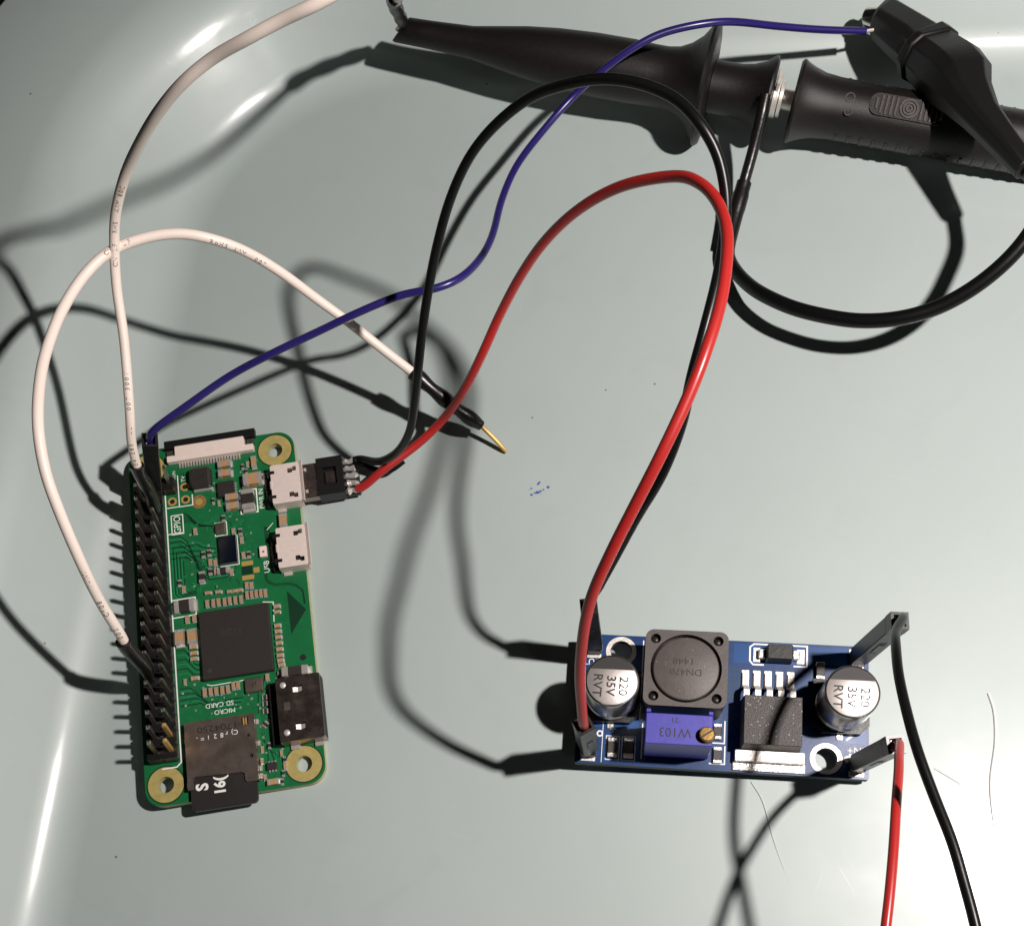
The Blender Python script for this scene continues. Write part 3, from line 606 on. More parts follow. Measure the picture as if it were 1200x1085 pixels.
# electrolytic capacitors
def elco(x, y):
    base = MB(); c = 1.3; h = 4.25
    base.prism([(x - h, y - h + c), (x - h + c, y - h), (x + h - c, y - h), (x + h, y - h + c), (x + h, y + h), (x - h, y + h)], .1, 1.5)
    b = rb('electrolytic_capacitor', MB().lathe([(3.3, 1.3), (3.95, 1.45), (4.12, 1.8), (4.12, 2.5), (3.85, 2.9), (3.85, 3.2), (4.12, 3.6), (4.12, 9.85), (4.02, 10.15), (3.82, 10.28), (3.75, 10.3)], x, y, 48), 'canside')
    rb('capacitor_foot', base, 'blackplastic', b, smooth=False)
    rb('capacitor_top', MB().lathe([(3.78, 10.25), (3.7, 10.3), (0, 10.32)], x, y, 48), 'can', b)
    a0, a1 = R(28), R(152); seg = [(x + 3.74 * math.cos(a0 + (a1 - a0) * i / 24), y + 3.74 * math.sin(a0 + (a1 - a0) * i / 24)) for i in range(25)]
    rb('polarity_mark', MB().prism(seg, 10.325, 10.345), 'greyink', b, smooth=False)
    m = MB()
    for s_, dx in (('220', 1.75), ('35V', -.15), ('RVT', -2.15)): m.text(s_, 1.95, T(x + dx, y - .8, 10.345, -92) @ Matrix.Diagonal((1.02, .98, 1, 1)), bold=.012)
    rb('printed_text', m, 'ink', b, smooth=False)
    for s_ in (-1, 1): rb('capacitor_lead', MB().box(x - .45, x + .45, *sorted((y + s_ * 4.2, y + s_ * 5.0)), .03, .3), 'solder', b, smooth=False)
elco(5.35, 10.8); elco(40.75, 11.0)
# coil
cx0, cx1, cy0, cy1 = 10.15, 22.75, 7.95, 20.0; cx, cy = (cx0 + cx1) / 2, (cy0 + cy1) / 2
b = rb('coil', MB().plate([rrect(cx0, cx1, cy0, cy1, 1.3), circ(cx, cy, 5.4, 48)] + [circ(cx + a * 4.75, cy + c * 4.55, .78, 16) for a in (-1, 1) for c in (-1, 1)], 6.6, 8.0), 'ferrite', smooth=False)
bv = b.modifiers.new('soft_edges', 'BEVEL'); bv.width = .00028; bv.segments = 3; bv.limit_method = 'ANGLE'; bv.angle_limit = R(60)
rb('coil_base', MB().prism(rrect(cx0 + .1, cx1 - .1, cy0 + .1, cy1 - .1, 1.3), .15, 6.6), 'ferrite_dark', b, smooth=False)
rb('coil_core', MB().lathe([(5.02, 6.6), (5.02, 7.7), (4.9, 7.88), (4.7, 7.95), (0, 7.97)], cx, cy, 48), 'ferrite', b)
for a in (-1, 1):
    for c in (-1, 1): rb('coil_dimple', MB().lathe([(.8, 6.62), (.6, 7.1), (.3, 7.35), (0, 7.4)], cx + a * 4.75, cy + c * 4.55, 16), 'ferrite_dark', b)
m = MB(); m.text('DN470', 1.5, T(cx, cy - .55, 7.98, 180) @ Matrix.Diagonal((1.08, 1, 1, 1))); m.text('1448', 1.5, T(cx - .4, cy + 1.15, 7.98, 180) @ Matrix.Diagonal((1.15, 1, 1, 1))); rb('printed_text', m, 'greyink', b, smooth=False)
# trimmer
tx0, tx1, ty0, ty1 = 10.75, 20.65, 1.6, 6.3
b = rb('trimmer', MB().cbox(tx0, tx1, ty0, ty1, .5, 9.9, .12), 'trimblue', smooth=False)
for xx in (tx0, tx1 - .7): rb('trimmer_ear', MB().cbox(xx, xx + .7, ty1 + .005, ty1 + .55, 6.5, 10.2, .08), 'trimblue', b, smooth=False)
rb('trimmer_foot', MB().box(tx0 + .4, tx1 - .4, ty0 + .4, ty1 - .4, .1, .5), 'trimblue', b, smooth=False)
sx, sy = 19.75, 3.25
sc = rb('screw', MB().lathe([(1.12, 9.8), (1.12, 10.9), (.95, 11.1), (0, 11.12)], sx, sy, 28), 'brass', b)
rb('screw_slot', MB().box(-1.0, 1.0, -.13, .13, 11.08, 11.135, xf=T(sx, sy, 0, 35)), 'ink', sc, smooth=False)
rb('screw_recess', MB().cyl(sx, sy, 9.89, 9.912, 1.35, 28), 'ink', b, smooth=False)
m = MB(); m.text('W103', 2.0, T(15.1, 3.5, 9.912, 180) @ Matrix.Diagonal((.95, 1, 1, 1))); m.text('21', 1.2, T(15.0, 5.35, 9.912, 180)); rb('printed_text', m, 'ink', b, smooth=False)
# regulator chip
ix0, ix1, iy0, iy1 = 25.5, 34.6, 3.3, 11.5
b = rb('regulator_chip', MB().cbox(ix0, ix1, iy0, iy1, .3, 4.6, .08, top=(.18, .25)), 'epoxyspk', smooth=False)
rb('heat_tab', MB().cbox(24.75, 35.35, 1.5, 3.32, .12, 1.45, .1), 'tin', b, smooth=False)
rb('tab_solder', MB().cbox(24.5, 35.6, .25, 1.7, .01, .35, .1), 'solder', b, smooth=False)
rb('pin_one_dot', MB().plate([circ(33.5, 10.3, .42, 18), circ(33.5, 10.3, .3, 16)], 4.585, 4.604), 'cavity', b, smooth=False)
for k in range(5):
    xx = 26.15 + k * 1.76; pp = [(11.3, 2.7), (12.6, 2.65), (13.1, 2.3), (13.5, .75), (13.9, .38), (16.0, .3)]; t_ = .42
    up = [(y, z + t_ / 2) for y, z in pp] + [(y, z - t_ / 2) for y, z in reversed(pp)]
    rb('chip_lead', MB().add([(xx - .45, y, z) for y, z in up] + [(xx + .45, y, z) for y, z in up], [tuple(range(12)), tuple(range(23, 11, -1))] + [(i, (i + 1) % 12, 12 + (i + 1) % 12, 12 + i) for i in range(12)]), 'tin', b, smooth=False)
    rb('lead_pad', MB().cbox(xx - .6, xx + .6, 13.5, 16.5, .01, .14, .05), 'tin', b, smooth=False)
# diode, small parts
b = rb('diode', MB().cbox(29.15, 33.35, 17.75, 20.45, .25, 2.35, .15, top=(.12, .12)), 'dupont', smooth=False)
for a, c in ((28.0, 29.2), (33.3, 34.5)): rb('diode_lead', MB().cbox(a, c, 18.3, 19.9, .03, 1.0, .2), 'solder', b, smooth=False); 
for a, c in ((27.3, 28.4), (34.1, 35.3)): rb('lead_pad', MB().cbox(a, c, 17.9, 20.3, .01, .12, .04), 'tin', b, smooth=False)
def rsmd(x0, x1, y0, y1, ht, body, name='chip_resistor'):
    m = MB(); e = (y1 - y0) * .22; m.cbox(x0 + .03, x1 - .03, y0 + e, y1 - e, .08, ht, .06, 0)
    for a, c in ((y0, y0 + e), (y1 - e, y1)): m.cbox(x0, x1, a, c, .02, ht - .05, .08, 1)
    return rb(name, m, [body, 'solder'], smooth=False)
rsmd(37.0, 38.35, 15.4, 18.2, 1.0, 'epoxy', 'indicator_lamp'); rb('solder_pad', MB().cbox(36.7, 38.7, 14.2, 15.5, .01, .2, .08), 'solder', smooth=False)
rsmd(5.1, 6.6, 1.1, 4.2, .9, 'epoxy'); rsmd(7.6, 9.15, 1.1, 4.3, .9, 'epoxy'); rsmd(21.5, 22.85, 1.1, 3.7, .7, 'epoxy'); rsmd(21.4, 22.7, 4.9, 7.4, .7, 'epoxy')
# print
sk = MB()
def rl(pts, w=.2): sk.strip(pts, w, .03)
rl([(29, 17.5), (27.3, 17.5), (26.8, 18.1), (26.8, 20.4), (27.4, 20.9), (35.7, 20.9), (35.7, 17.5), (33.6, 17.5)], .26)
for a in (4.8, 7.3): rl([(a, .8), (a, 4.6), (a + 2.1, 4.6), (a + 2.1, .8), (a, .8)], .13)
rl([(9.9, 20.6), (9.9, 7.5), (10.4, 7.5)], .18); rl([(10.4, 1.2), (10.4, 6.9)], .18); rl([(20.9, 1.1), (23.3, 1.1), (23.3, 4.0)], .2); rl([(20.95, 4.4), (23.2, 4.4), (23.2, 8.0)], .2)
rl([(4.2, .3), (4.2, 7.6)], .1); rl([(41.8, 6.0), (44.6, 8.4)], .35)
rb('printed_outlines', sk, 'silk', smooth=False)
m = MB(); m.text('+', 2.0, T(5.75, 5.6, .03)); m.plate([circ(3.75, 4.9, .52, 20), circ(3.75, 4.9, .28, 16)], .02, .035); m.text('IN+', 1.5, T(43.2, 4.5, .03, 180) @ Matrix.Diagonal((1.1, 1, 1, 1))); m.text('OUT', 1.5, T(1.9, 16.7, .03, 180)); m.plate([circ(42.0, 3.0, .55, 18), circ(42.0, 3.0, .02, 6)], .02, .035); m.text('IN-', 1.4, T(43.2, 16.6, .03, 180)); m.box(4.9, 5.6, 6.5, 7.0, .02, .035); m.box(6.0, 7.2, 6.6, 6.9, .02, .035)
rb('printed_text', m, 'silk', smooth=False)

# ------------------------------------------------------------------ wires (points in world millimetres)
W = {
'A': [(-80.2,85.5,19.0),(-79.3,87.8,24.0),(-77.9,91.2,28.5),(-77.1,99.8,34.0),(-76.8,105.8,38.5),(-75.5,109.9,43.0),(-73.4,112.1,47.5),(-69.3,113.3,53.5),(-64.0,112.7,60.0),(-59.0,111.9,65.5),(-53.9,111.5,70.0),(-48.9,111.7,73.0),(-43.5,110.9,76.0),(-38.7,110.9,78.0),(-33.8,110.6,80.0),(-28.9,112.1,81.0),(-24.3,117.6,78.0),(-22.5,124.2,72.0),(-25.8,135.7,60.0),(-31.9,150.6,45.0),(-36.4,160.2,35.0)],
'Ash': [(-36.4,160.2,35.0),(-38.1,168.8,25.0),(-39.3,175.8,16.0)],
'B': [(-78.7,54.9,20.0),(-78.5,56.1,23.0),(-79.0,59.0,29.0),(-79.1,62.5,35.5),(-79.9,67.8,41.5),(-80.8,72.7,45.0),(-81.5,78.9,47.0),(-82.3,86.6,46.5),(-82.6,93.1,45.0),(-81.7,99.4,44.0),(-79.6,105.5,43.0),(-76.3,109.6,42.5),(-71.4,111.9,42.0),(-66.5,113.0,41.0),(-62.0,113.1,39.0),(-58.1,113.5,35.0),(-54.2,113.1,30.0),(-50.3,112.3,24.0),(-45.7,110.3,19.5),(-40.7,107.3,15.5),(-36.1,104.3,12.7)],
'Bsh': [(-36.4,104.6,12.7),(-32.8,101.9,10.6),(-29.3,100.0,7.5),(-25.8,98.5,4.2)],
'Bpin': [(-26.3,98.9,4.5),(-23.9,97.0,2.4),(-21.8,95.1,0.5)],
'blue': [(-76.2,91.7,22.0),(-71.0,94.7,23.0),(-63.8,99.0,24.0),(-56.2,101.3,26.0),(-49.0,103.8,27.0),(-41.8,105.9,28.5),(-35.0,108.1,29.0),(-29.5,108.5,29.5),(-25.6,110.9,28.5),(-23.1,116.8,25.0),(-21.6,123.9,21.5),(-20.6,133.4,18.0),(-18.3,142.4,15.5),(-13.9,150.0,14.5),(-8.4,155.9,15.5),(-3.0,158.1,18.5),(2.3,159.8,21.0),(7.4,161.5,22.0),(14.0,162.7,22.0),(19.9,164.1,20.5),(27.8,166.9,16.0),(35.7,168.3,13.0),(44.2,169.5,10.5)],
'black': [(-46.4,92.9,3.5),(-43.3,92.0,5.5),(-39.1,91.3,10.0),(-35.6,91.1,17.0),(-33.4,92.3,24.0),(-31.7,94.5,30.0),(-30.4,98.0,34.0),(-28.8,102.1,38.0),(-26.9,106.3,42.0),(-24.2,110.0,47.0),(-20.7,112.5,52.0),(-16.6,113.8,56.0),(-11.6,113.9,60.0),(-7.0,112.5,63.0),(-2.1,110.0,66.0),(2.5,107.8,67.0),(6.5,105.2,67.0),(9.3,101.7,66.5),(11.3,98.9,64.5),(12.2,95.6,62.5),(12.2,91.9,61.0),(11.1,85.6,60.0),(9.2,79.0,58.5),(7.5,74.0,56.0),(6.2,69.5,53.0),(3.7,65.1,48.5),(0.4,62.2,42.5),(-2.7,59.9,35.0),(-5.4,58.6,27.0)],
'red': [(-46.9,88.8,3.2),(-45.6,89.7,3.6),(-42.8,91.2,4.2),(-36.7,95.3,5.0),(-31.7,98.2,8.0),(-26.8,98.9,16.0),(-23.1,101.2,22.0),(-19.7,104.6,27.0),(-15.6,106.4,34.0),(-11.2,106.9,41.0),(-5.9,106.1,48.0),(0.0,104.2,54.0),(6.4,100.8,59.0),(9.3,97.4,61.5),(11.1,93.4,63.0),(11.9,88.2,64.5),(11.5,82.6,65.5),(10.4,76.7,66.0),(8.4,70.6,66.0),(6.3,66.0,64.5),(3.3,60.8,62.0),(0.3,56.8,58.0),(-2.7,53.0,53.5),(-5.3,49.8,48.0),(-6.8,47.0,42.0),(-7.8,43.7,34.0),(-8.0,41.2,27.0)],
'gl1': [(25.4,154.6,13.5),(24.7,151.9,12.0),(23.3,147.8,8.5),(21.3,142.4,5.0)],
'gl2': [(21.7,143.5,5.4),(19.8,137.7,3.6),(18.2,132.3,2.6)],
'gnd': [(18.9,134.2,2.8),(18.3,130.8,2.6),(19.1,127.2,3.3),(21.0,122.8,5.0),(23.5,118.8,7.0),(27.9,114.5,9.0),(33.1,111.4,10.5),(38.2,109.3,11.8),(43.9,108.2,13.5),(49.5,108.6,15.3),(54.8,110.2,18.0),(59.5,113.0,21.0),(63.0,117.0,23.5),(64.9,122.6,22.5),(64.3,129.0,20.0)],
'inb': [(34.6,49.8,29.0),(33.5,46.4,33.0),(32.8,41.7,36.0),(32.8,36.7,38.0),(33.2,30.8,40.0),(34.3,25.1,41.0),(35.5,19.6,42.0),(36.2,14.8,42.5),(36.8,9.8,43.0),(37.3,3.7,43.0),(37.7,-3.5,43.0)],
'inr': [(33.4,32.6,29.0),(32.5,29.9,32.0),(31.1,25.4,35.5),(29.7,19.3,38.0),(28.4,13.6,39.5),(27.3,8.6,40.0),(26.0,1.0,40.0)],
'axis': [(-40.4,177.0,14.0),(15.7,161.5,10.2),(70.1,146.8,5.8),(82.7,143.2,5.0)],
'boot': [(47.2,173.6,9.0),(48.9,171.9,9.5),(53.4,163.9,11.0),(54.4,161.8,11.5),(57.3,154.2,14.0),(58.2,147.5,16.0),(60.8,138.9,18.0),(64.1,129.5,20.0)],
'jaw': [(46.1,172.9,8.0),(48.1,175.2,10.0),(45.9,174.7,8.5)],
'hair1': [(54.4,48.7,0.1),(54.9,45.5,0.1),(54.5,40.7,0.1),(53.1,34.7,0.1),(52.8,29.4,0.1),(53.0,23.6,0.1)],
'hair2': [(17.0,35.5,0.2),(18.7,32.1,0.3),(20.0,26.0,0.3),(21.9,19.4,0.2)],
'hair3': [(45.0,36.9,0.1),(48.0,34.8,0.2),(49.1,33.9,0.1)],
'ink': [(-17.5,86.9,0.0),(-16.3,87.3,0.0),(-15.4,87.7,0.0),(-14.5,88.2,0.0),(-16.4,88.8,0.0),(-16.1,89.1,0.0),(-17.6,88.0,0.0),(-16.7,87.5,0.0)],
}
def frame(base, top, roll):
    z = (Vector(top) - Vector(base)).normalized(); x = Vector((math.cos(R(roll)), math.sin(R(roll)), 0)); x = (x - z * x.dot(z)).normalized(); y = z.cross(x)
    m = Matrix.Identity(4)
    for i in range(3): m[i][0], m[i][1], m[i][2], m[i][3] = x[i], y[i], z[i], base[i]
    return m
def crimp_housing(root, base, top, roll, parent=None):
    f = frame(base, top, roll); L_ = (Vector(top) - Vector(base)).length; h = 1.27
    m = MB(); m.cbox(-h, h, -h, h, 0, L_ - 2.2, .1, xf=f)
    for a in ((-h, -h + .42, -h, h), (h - .42, h, -h, h), (-h + .42, h - .42, -h, -h + .42), (-h + .42, h - .42, h - .42, h)): m.box(*a, L_ - 2.21, L_, xf=f)
    o = part('connector_housing', m, 'dupont', root, parent, smooth=False)
    part('latch_window', MB().box(-.55, .55, -h - .012, -h + .2, L_ * .32, L_ * .62, xf=f), 'cavity', root, o, smooth=False)
    part('latch_tongue', MB().box(-.4, .4, -h - .10, -h + .1, L_ * .36, L_ * .55, xf=f), 'dupont', root, o, smooth=False)
    part('crimp_terminal', MB().box(-.62, -.45, -.6, .6, L_ - 2.2, L_ - .25, xf=f), 'tin', root, o, smooth=False)
    return f, L_
def wire(name, pts, r, mt, root, parent=None, per=8, n=14, it=3, label=None):
    q = soften(spline(pts, per), it); return part(name, MB().tube(q, r, n), mt, root, parent, ang=60, label=label), q
def lettering(root, parent, path, r, s, start, size=.95, rev=False, side=(.30, -.45, .84)):
    q = path[::-1] if rev else path; ds = [0]
    for a, b in zip(q, q[1:]): ds.append(ds[-1] + (b - a).length)
    m = MB(); pos = start; ref = Vector(side)
    for ch in s:
        if ch != ' ':
            i = max(j for j in range(len(ds)) if ds[j] <= pos) if pos < ds[-1] else len(ds) - 2
            i = min(i, len(ds) - 2); t = (q[i + 1] - q[i]).normalized(); p0 = q[i] + t * (pos - ds[i])
            nn = (ref - t * ref.dot(t)).normalized(); bb = nn.cross(t); v, f = text_geo(ch); vs = []
            for x, y in v:
                a = y * size / r; vs.append(p0 + t * (x * size) + (nn * math.cos(a) + bb * math.sin(a)) * (r + .012))
            m.add(vs, f)
        pos += size * .78
    part('printed_text', m, 'ink', root, parent, smooth=False)
def hpt(k, by, z): x, y = P(8.37 + 2.54 * k, by); return PI @ (SH @ Vector((x, y, z)))

# white wire from the header to the probe hook
a0 = hpt(17, 25.23, 3.2); a1 = hpt(17, 25.23, 8.5)
rt = thing('jumper_wire', 'white jumper wire rising in a tall arc to the probe hook', 'wire', Matrix.Translation(a0))
w_, q = wire('insulation', W['A'], .75, 'whitepvc', rt)
sh = soften(spline([a0, a1, (a1 + Vector(W['A'][0])) / 2 + Vector((.2, -.2, 0)), W['A'][0], W['A'][1]], 8)[:-6], 3); ns = len(sh)
part('heat_shrink', MB().tube(sh, [1.0 + .22 * math.sin(i * .5) * .4 + .12 * (i / ns) for i in range(ns)], 16), 'shrink', rt, ang=60)
sh = soften(spline([W['A'][-2], W['Ash'][0], W['Ash'][1], W['Ash'][2]], 8)[6:], 2); ns = len(sh)
part('heat_shrink', MB().tube(sh, [1.25 - .15 * i / ns + .1 * math.sin(i) for i in range(ns)], 16), 'shrink', rt, ang=60)
lettering(rt, w_, q, .75, 'E41285  LL  1007 300V', 2.0); lettering(rt, w_, q, .75, 'CN LF  RHS  AWM 80C', 33.0, side=(.45, -.75, .5))
# white wire from the header to a bare pin on the tray
b0 = hpt(5, 27.77, 2.8); b1 = hpt(5, 27.77, 8.5)
rt = thing('jumper_wire', 'white jumper wire looping over the board to a gold pin touching the tray', 'wire', Matrix.Translation(b0))
w_, q = wire('insulation', W['B'], .80, 'whitepvc', rt)
sh = soften(spline([b0, b1, W['B'][0], W['B'][1]], 8)[:-5], 3); ns = len(sh)
part('heat_shrink', MB().tube(sh, [.85 + .35 * min(1, i / 8) for i in range(ns)], 16), 'shrink', rt, ang=60)
sh = soften(spline(W['Bsh'], 9), 2); ns = len(sh)
part('heat_shrink', MB().tube(sh, [1.28, 1.3] + [1.22 + .16 * math.sin(i * .62) - .25 * max(0, i - ns + 7) / 7 for i in range(2, ns)], 18), 'shrink', rt, ang=60)
part('contact_pin', MB().tube(spline(W['Bpin'], 5), [.4] * 8 + [.38, .36, .25], 10), 'gold', rt)
lettering(rt, w_, q, .80, 'VW-1    80*C   300V', 24.5, size=1.0, rev=False) if False else lettering(rt, w_, q, .80, 'V00E   C*08   1-WV', 2.2, size=1.05)
lettering(rt, w_, q, .80, 'CN  LF', 70.0, size=1.0); lettering(rt, w_, q, .80, 'RoHS AWM 1007', 86.0, side=(.1, -.85, .4))
# blue wire
d0 = hpt(19, 25.23, 2.7); d1 = Vector(W['blue'][0]) + Vector((-2.0, -.9, -1.6)); d1 = d0 + (d1 - d0).normalized() * 14.6
rt = thing('jumper_wire', 'thin blue jumper wire running from the green board to the clip', 'wire', Matrix.Translation(d0))
crimp_housing(rt, d0, d1, 8)
ax = (d1 - d0).normalized()
w_, q = wire('insulation', [d1 - ax * 2, d1 + ax * .8] + W['blue'], .62, 'bluepvc', rt, n=12)
part('stripped_end', MB().tube([Vector(W['blue'][-1]) - Vector((.3, 0, 0)), Vector(W['blue'][-1]) + Vector((1.2, .3, -.2)), Vector(W['blue'][-1]) + Vector((3.0, .8, -.4))], .3, 8), 'tin', rt)
# power lead: plug, red and black wire
rt = thing('power_lead', 'red and black power lead with a small bare plug joining both boards', 'cable', PI @ Matrix.Translation((P(0, -6)[0], 53.4 - 32.5, .2)))
def pl(name, mb, mats, parent=None, **k):
    m2 = MB(); m2.v = [PI @ q for q in mb.v]; m2.f = mb.f; m2.m = mb.m; return part(name, m2, mats, rt, parent, **k)
yc = 53.35 - 32.5; X = lambda by: P(0, by)[0]
sh = pl('plug_shell', MB().cbox(X(1.2), X(-4.6), yc - 3.3, yc + 3.3, .45, 2.25, .18), 'blacksteel', smooth=False)
for s_ in (-1, 1): pl('catch', MB().cbox(X(-2.1), X(-1.75), yc + s_ * 2.1 - .3, yc + s_ * 2.1 + .3, 2.2, 2.42, .05), 'tin', sh, smooth=False)
bd = MB(); bd.box(X(-4.0), X(-8.6), yc - 3.6, yc - 1.7, .1, 2.9); bd.box(X(-4.0), X(-8.6), yc + 1.7, yc + 3.6, .1, 2.9); bd.box(X(-4.0), X(-5.0), yc - 1.7, yc + 1.7, .1, 2.75); bd.box(X(-7.4), X(-8.6), yc - 1.7, yc + 1.7, .1, 2.75); bd.box(X(-4.9), X(-7.5), yc - 1.71, yc + 1.71, .1, 1.9)
pbody = pl('plug_body', bd, 'header', smooth=False)
pl('plug_window', MB().cbox(X(-5.3), X(-7.1), yc - 1.2, yc + 1.2, 1.85, 2.35, .15), 'blacksteel', pbody, smooth=False)
pl('plug_tail', MB().cbox(X(-8.6), X(-11.1), yc - 3.4, yc + 3.2, .2, 1.1, .1), 'header', pbody, smooth=False)
for k in range(5):
    y_ = yc + (k - 2) * 1.42; m = MB(); j_ = [rnd.uniform(-.12, .12) for _ in range(5)]; m.tube([(X(-8.6), y_, 1.3), (X(-9.1), y_ + j_[0], 1.6 + j_[1]), (X(-9.7), y_ + j_[2], 1.5 + j_[3]), (X(-10.4), y_ + j_[4], 1.55 + j_[0]), (X(-11.0), y_, 1.3)], [.4, .62 + j_[2], .5 + j_[1], .6 + j_[3], .25], 10); pl('solder_blob', m, 'solder', pbody)
st = PI @ Vector((X(-10.6), yc + 2.75, 1.7)); sr = PI @ Vector((X(-10.5), yc - 2.75, 1.6))
w_, q = wire('black_wire', [st, st + Vector((1.3, .1, .2))] + W['black'][1:], .70, 'blackpvc', rt)
bt = RL @ Vector((2.1, 19.0, 2.45)); btt = bt + (Vector((-7.0, 58.0, 20)) - bt).normalized() * 14.5
tail = soften(spline([btt - (btt - bt).normalized() * 2, btt + (btt - bt).normalized() * 1.5, W['black'][-1], W['black'][-2]], 6)[:-5], 2)
part('black_wire', MB().tube([Vector(v) for v in tail], .70, 14), 'blackpvc', rt, ang=60)
w2, q2 = wire('black_wire', [PI @ Vector((X(-10.7), yc + 1.4, 1.65)), PI @ Vector((X(-12.0), yc + 1.5, 1.8)), Vector((-42.6, 91.6, 2.6)), Vector((-39.6, 93.2, 3.0))], .5, 'blackpvc', rt) 
crimp_housing(rt, bt, btt, 4)
rtb = RL @ Vector((2.1, 2.1, 2.45)); rtt = rtb + (Vector((-8.1, 40.1, 19)) - rtb).normalized() * 14.5
crimp_housing(rt, rtb, rtt, 28)
ax = (rtt - rtb).normalized()
w_, q = wire('red_wire', [sr, sr + Vector((1.6, .5, .3))] + W['red'][2:] + [rtt + ax * 2.2, rtt - ax * 2.0], .74, 'redpvc', rt)
# supply jumpers on the input side
for key, pad, tp, mt, lab, roll, r in (('inb', 'in_minus', (36.9, 53.4, 24), 'blackpvc', 'black jumper wire plugged upright into the far input corner of blue board', -2, .66), ('inr', 'in_plus', (34.7, 35.6, 23.5), 'redpvc', 'red jumper wire plugged into the plus input corner of blue board', 5, .62)):
    base = RL @ Vector((*PADS[pad], 2.45)); top = base + (Vector(tp) - base).normalized() * 17.5; ax = (top - base).normalized()
    rt = thing('jumper_wire', lab, 'wire', Matrix.Translation(base))
    crimp_housing(rt, base, top, roll)
    wire('insulation', [top - ax * 2.0, top + ax * 1.2] + W[key], r, mt, rt)

# ------------------------------------------------------------------ oscilloscope probe
A0, A1 = Vector((-40.4, 177.0, 13.6)), Vector((82.7, 143.2, 4.9)); AL = (A1 - A0).length
PF = frame(A0, A1, 90)
pr_ = thing('oscilloscope_probe', 'matte black oscilloscope probe with flared finger guards lying on the tray', 'probe', Matrix.Translation((15.7, 161.5, .2)))
def pp(name, prof, mt='probeblk', parent=None, n=48, sy=1.0, **k): return part(name, MB().lathe(prof, n=n, xf=PF, sy=sy), mt, pr_, parent, ang=40, **k)
AX = (A1 - A0).normalized()
def ax_at(x): return (x - A0.x) / (A1.x - A0.x) * AL          # axis length at a world x
F = ax_at(15.7)
hk_prof = [(0, 0), (2.0, 0), (2.25, .4), (2.35, 6), (2.7, 14), (3.3, 18), (4.2, 24), (4.8, 30), (5.15, 37), (5.2, 44), (5.0, 48), (5.0, F - 8), (5.3, F - 6), (6.2, F - 4), (7.6, F - 2.2), (9.4, F - .9), (10.0, F - .5), (10.05, F), (9.6, F + .5), (8.6, F + .7), (4.2, F + .8), (0, F + .8)]
upl = (PF.to_3x3().inverted() @ Vector((0, .35, 1))).normalized()
hk = MB().lathe(hk_prof, n=48)
for v_ in hk.v:
    if v_.z < 3: v_.z += .75 * (1 - v_.z / 3) * (v_.x * upl.x + v_.y * upl.y)
hk.v = [PF @ v_ for v_ in hk.v]
hook = part('hook_sleeve', hk, 'probeblk', pr_, ang=40)
part('hook_wire', MB().tube([A0 + AX * 1.5, A0 - AX * .5, Vector(W['Ash'][2])], .45, 10), 'steel', pr_, hook)
part('hook_slot', MB().box(-.25, .25, -.6, .6, -.05, .05, xf=PF @ T(0, -5.02, 0) @ Matrix.Translation((0, 0, F - 9.5)) @ rotm('X', R(90))), 'tin', pr_, hook, smooth=False)
G = ax_at(26.9)
ring2 = pp('finger_guard', [(0, F + .9), (4.3, F + .9), (4.3, F + 3), (4.35, G - 6), (4.7, G - 4), (5.4, G - 2), (6.3, G - .8), (6.6, G - .3), (6.55, G), (5.9, G + .3), (2.5, G + .35), (0, G + .35)])
pp('metal_collar', [(0, G + .36), (1.9, G + .36), (1.9, G + 1.6), (3.1, G + 1.6), (3.1, G + 2.2), (1.7, G + 2.2), (1.7, G + 4.2), (0, G + 4.2)], 'tin', n=28)
B0 = G + 4.0
body = pp('probe_body', [(0, B0), (2, B0), (6.3, B0 + .05), (6.75, B0 + .4), (6.8, B0 + .8), (6.5, B0 + 1.2), (5.9, B0 + 2.6), (5.3, B0 + 4.6), (5.0, B0 + 7.5), (4.95, B0 + 12), (5.0, B0 + 30), (5.0, AL), (4.6, AL + .6), (0, AL + .6)])
upl = (PF.to_3x3().inverted() @ Vector((0, -.35, 1))); UA = math.degrees(math.atan2(upl.y, upl.x)) + 2
for k in range(16):
    z_ = B0 + 9 + k * 2.2
    for an in (-88, 88):
        f = PF @ Matrix.Translation((0, 0, z_)) @ rotm('Z', R(UA + an)); 
        part('grip_rib', MB().cbox(4.75, 5.12, -1.0, 1.0, -.3, .3, .1, xf=f), 'probeblk', pr_, body, smooth=False)
# slide switch on the upper side: PF x axis is horizontal across the probe; find the roll that faces up and to the viewer
upl = (PF.to_3x3().inverted() @ Vector((0, -.35, 1))); ua = math.degrees(math.atan2(upl.y, upl.x)) + 2
SW = PF @ rotm('Z', R(ua))                               # local +x = out of the body
S_ = B0 + 13.0
def swbox(z0, z1, w0, w1, h0, h1, c=.08): return MB().cbox(h0, h1, w0, w1, z0, z1, c, xf=SW)
swt = part('slide_switch', MB().plate([rrect(S_, S_ + 13.2, -1.85, 1.85, 1.6)], 4.3, 5.05, xf=SW @ Matrix(((0, 0, 1, 0), (0, 1, 0, 0), (1, 0, 0, 0), (0, 0, 0, 1)))), 'probeblk', pr_, body, smooth=False)
MX = SW @ Matrix(((0, 0, 1, 0), (0, 1, 0, 0), (1, 0, 0, 0), (0, 0, 0, 1)))
M['probelite'] = mat('worn_lit_black_plastic', (.055, .045, .043), .34, bump=.2, bscale=2500.)  # paler from wear, with the light that ridges catch put into the colour
zc = S_ + 6.8
for k, rr in enumerate((.4, .9, 1.4)):
    part('grip_ridge', MB().plate([circ(zc, 0, rr + .22, 24), circ(zc, 0, max(.05, rr - .1), 20)], 5.0, 5.28, xf=MX), 'probelite', pr_, swt, smooth=False)
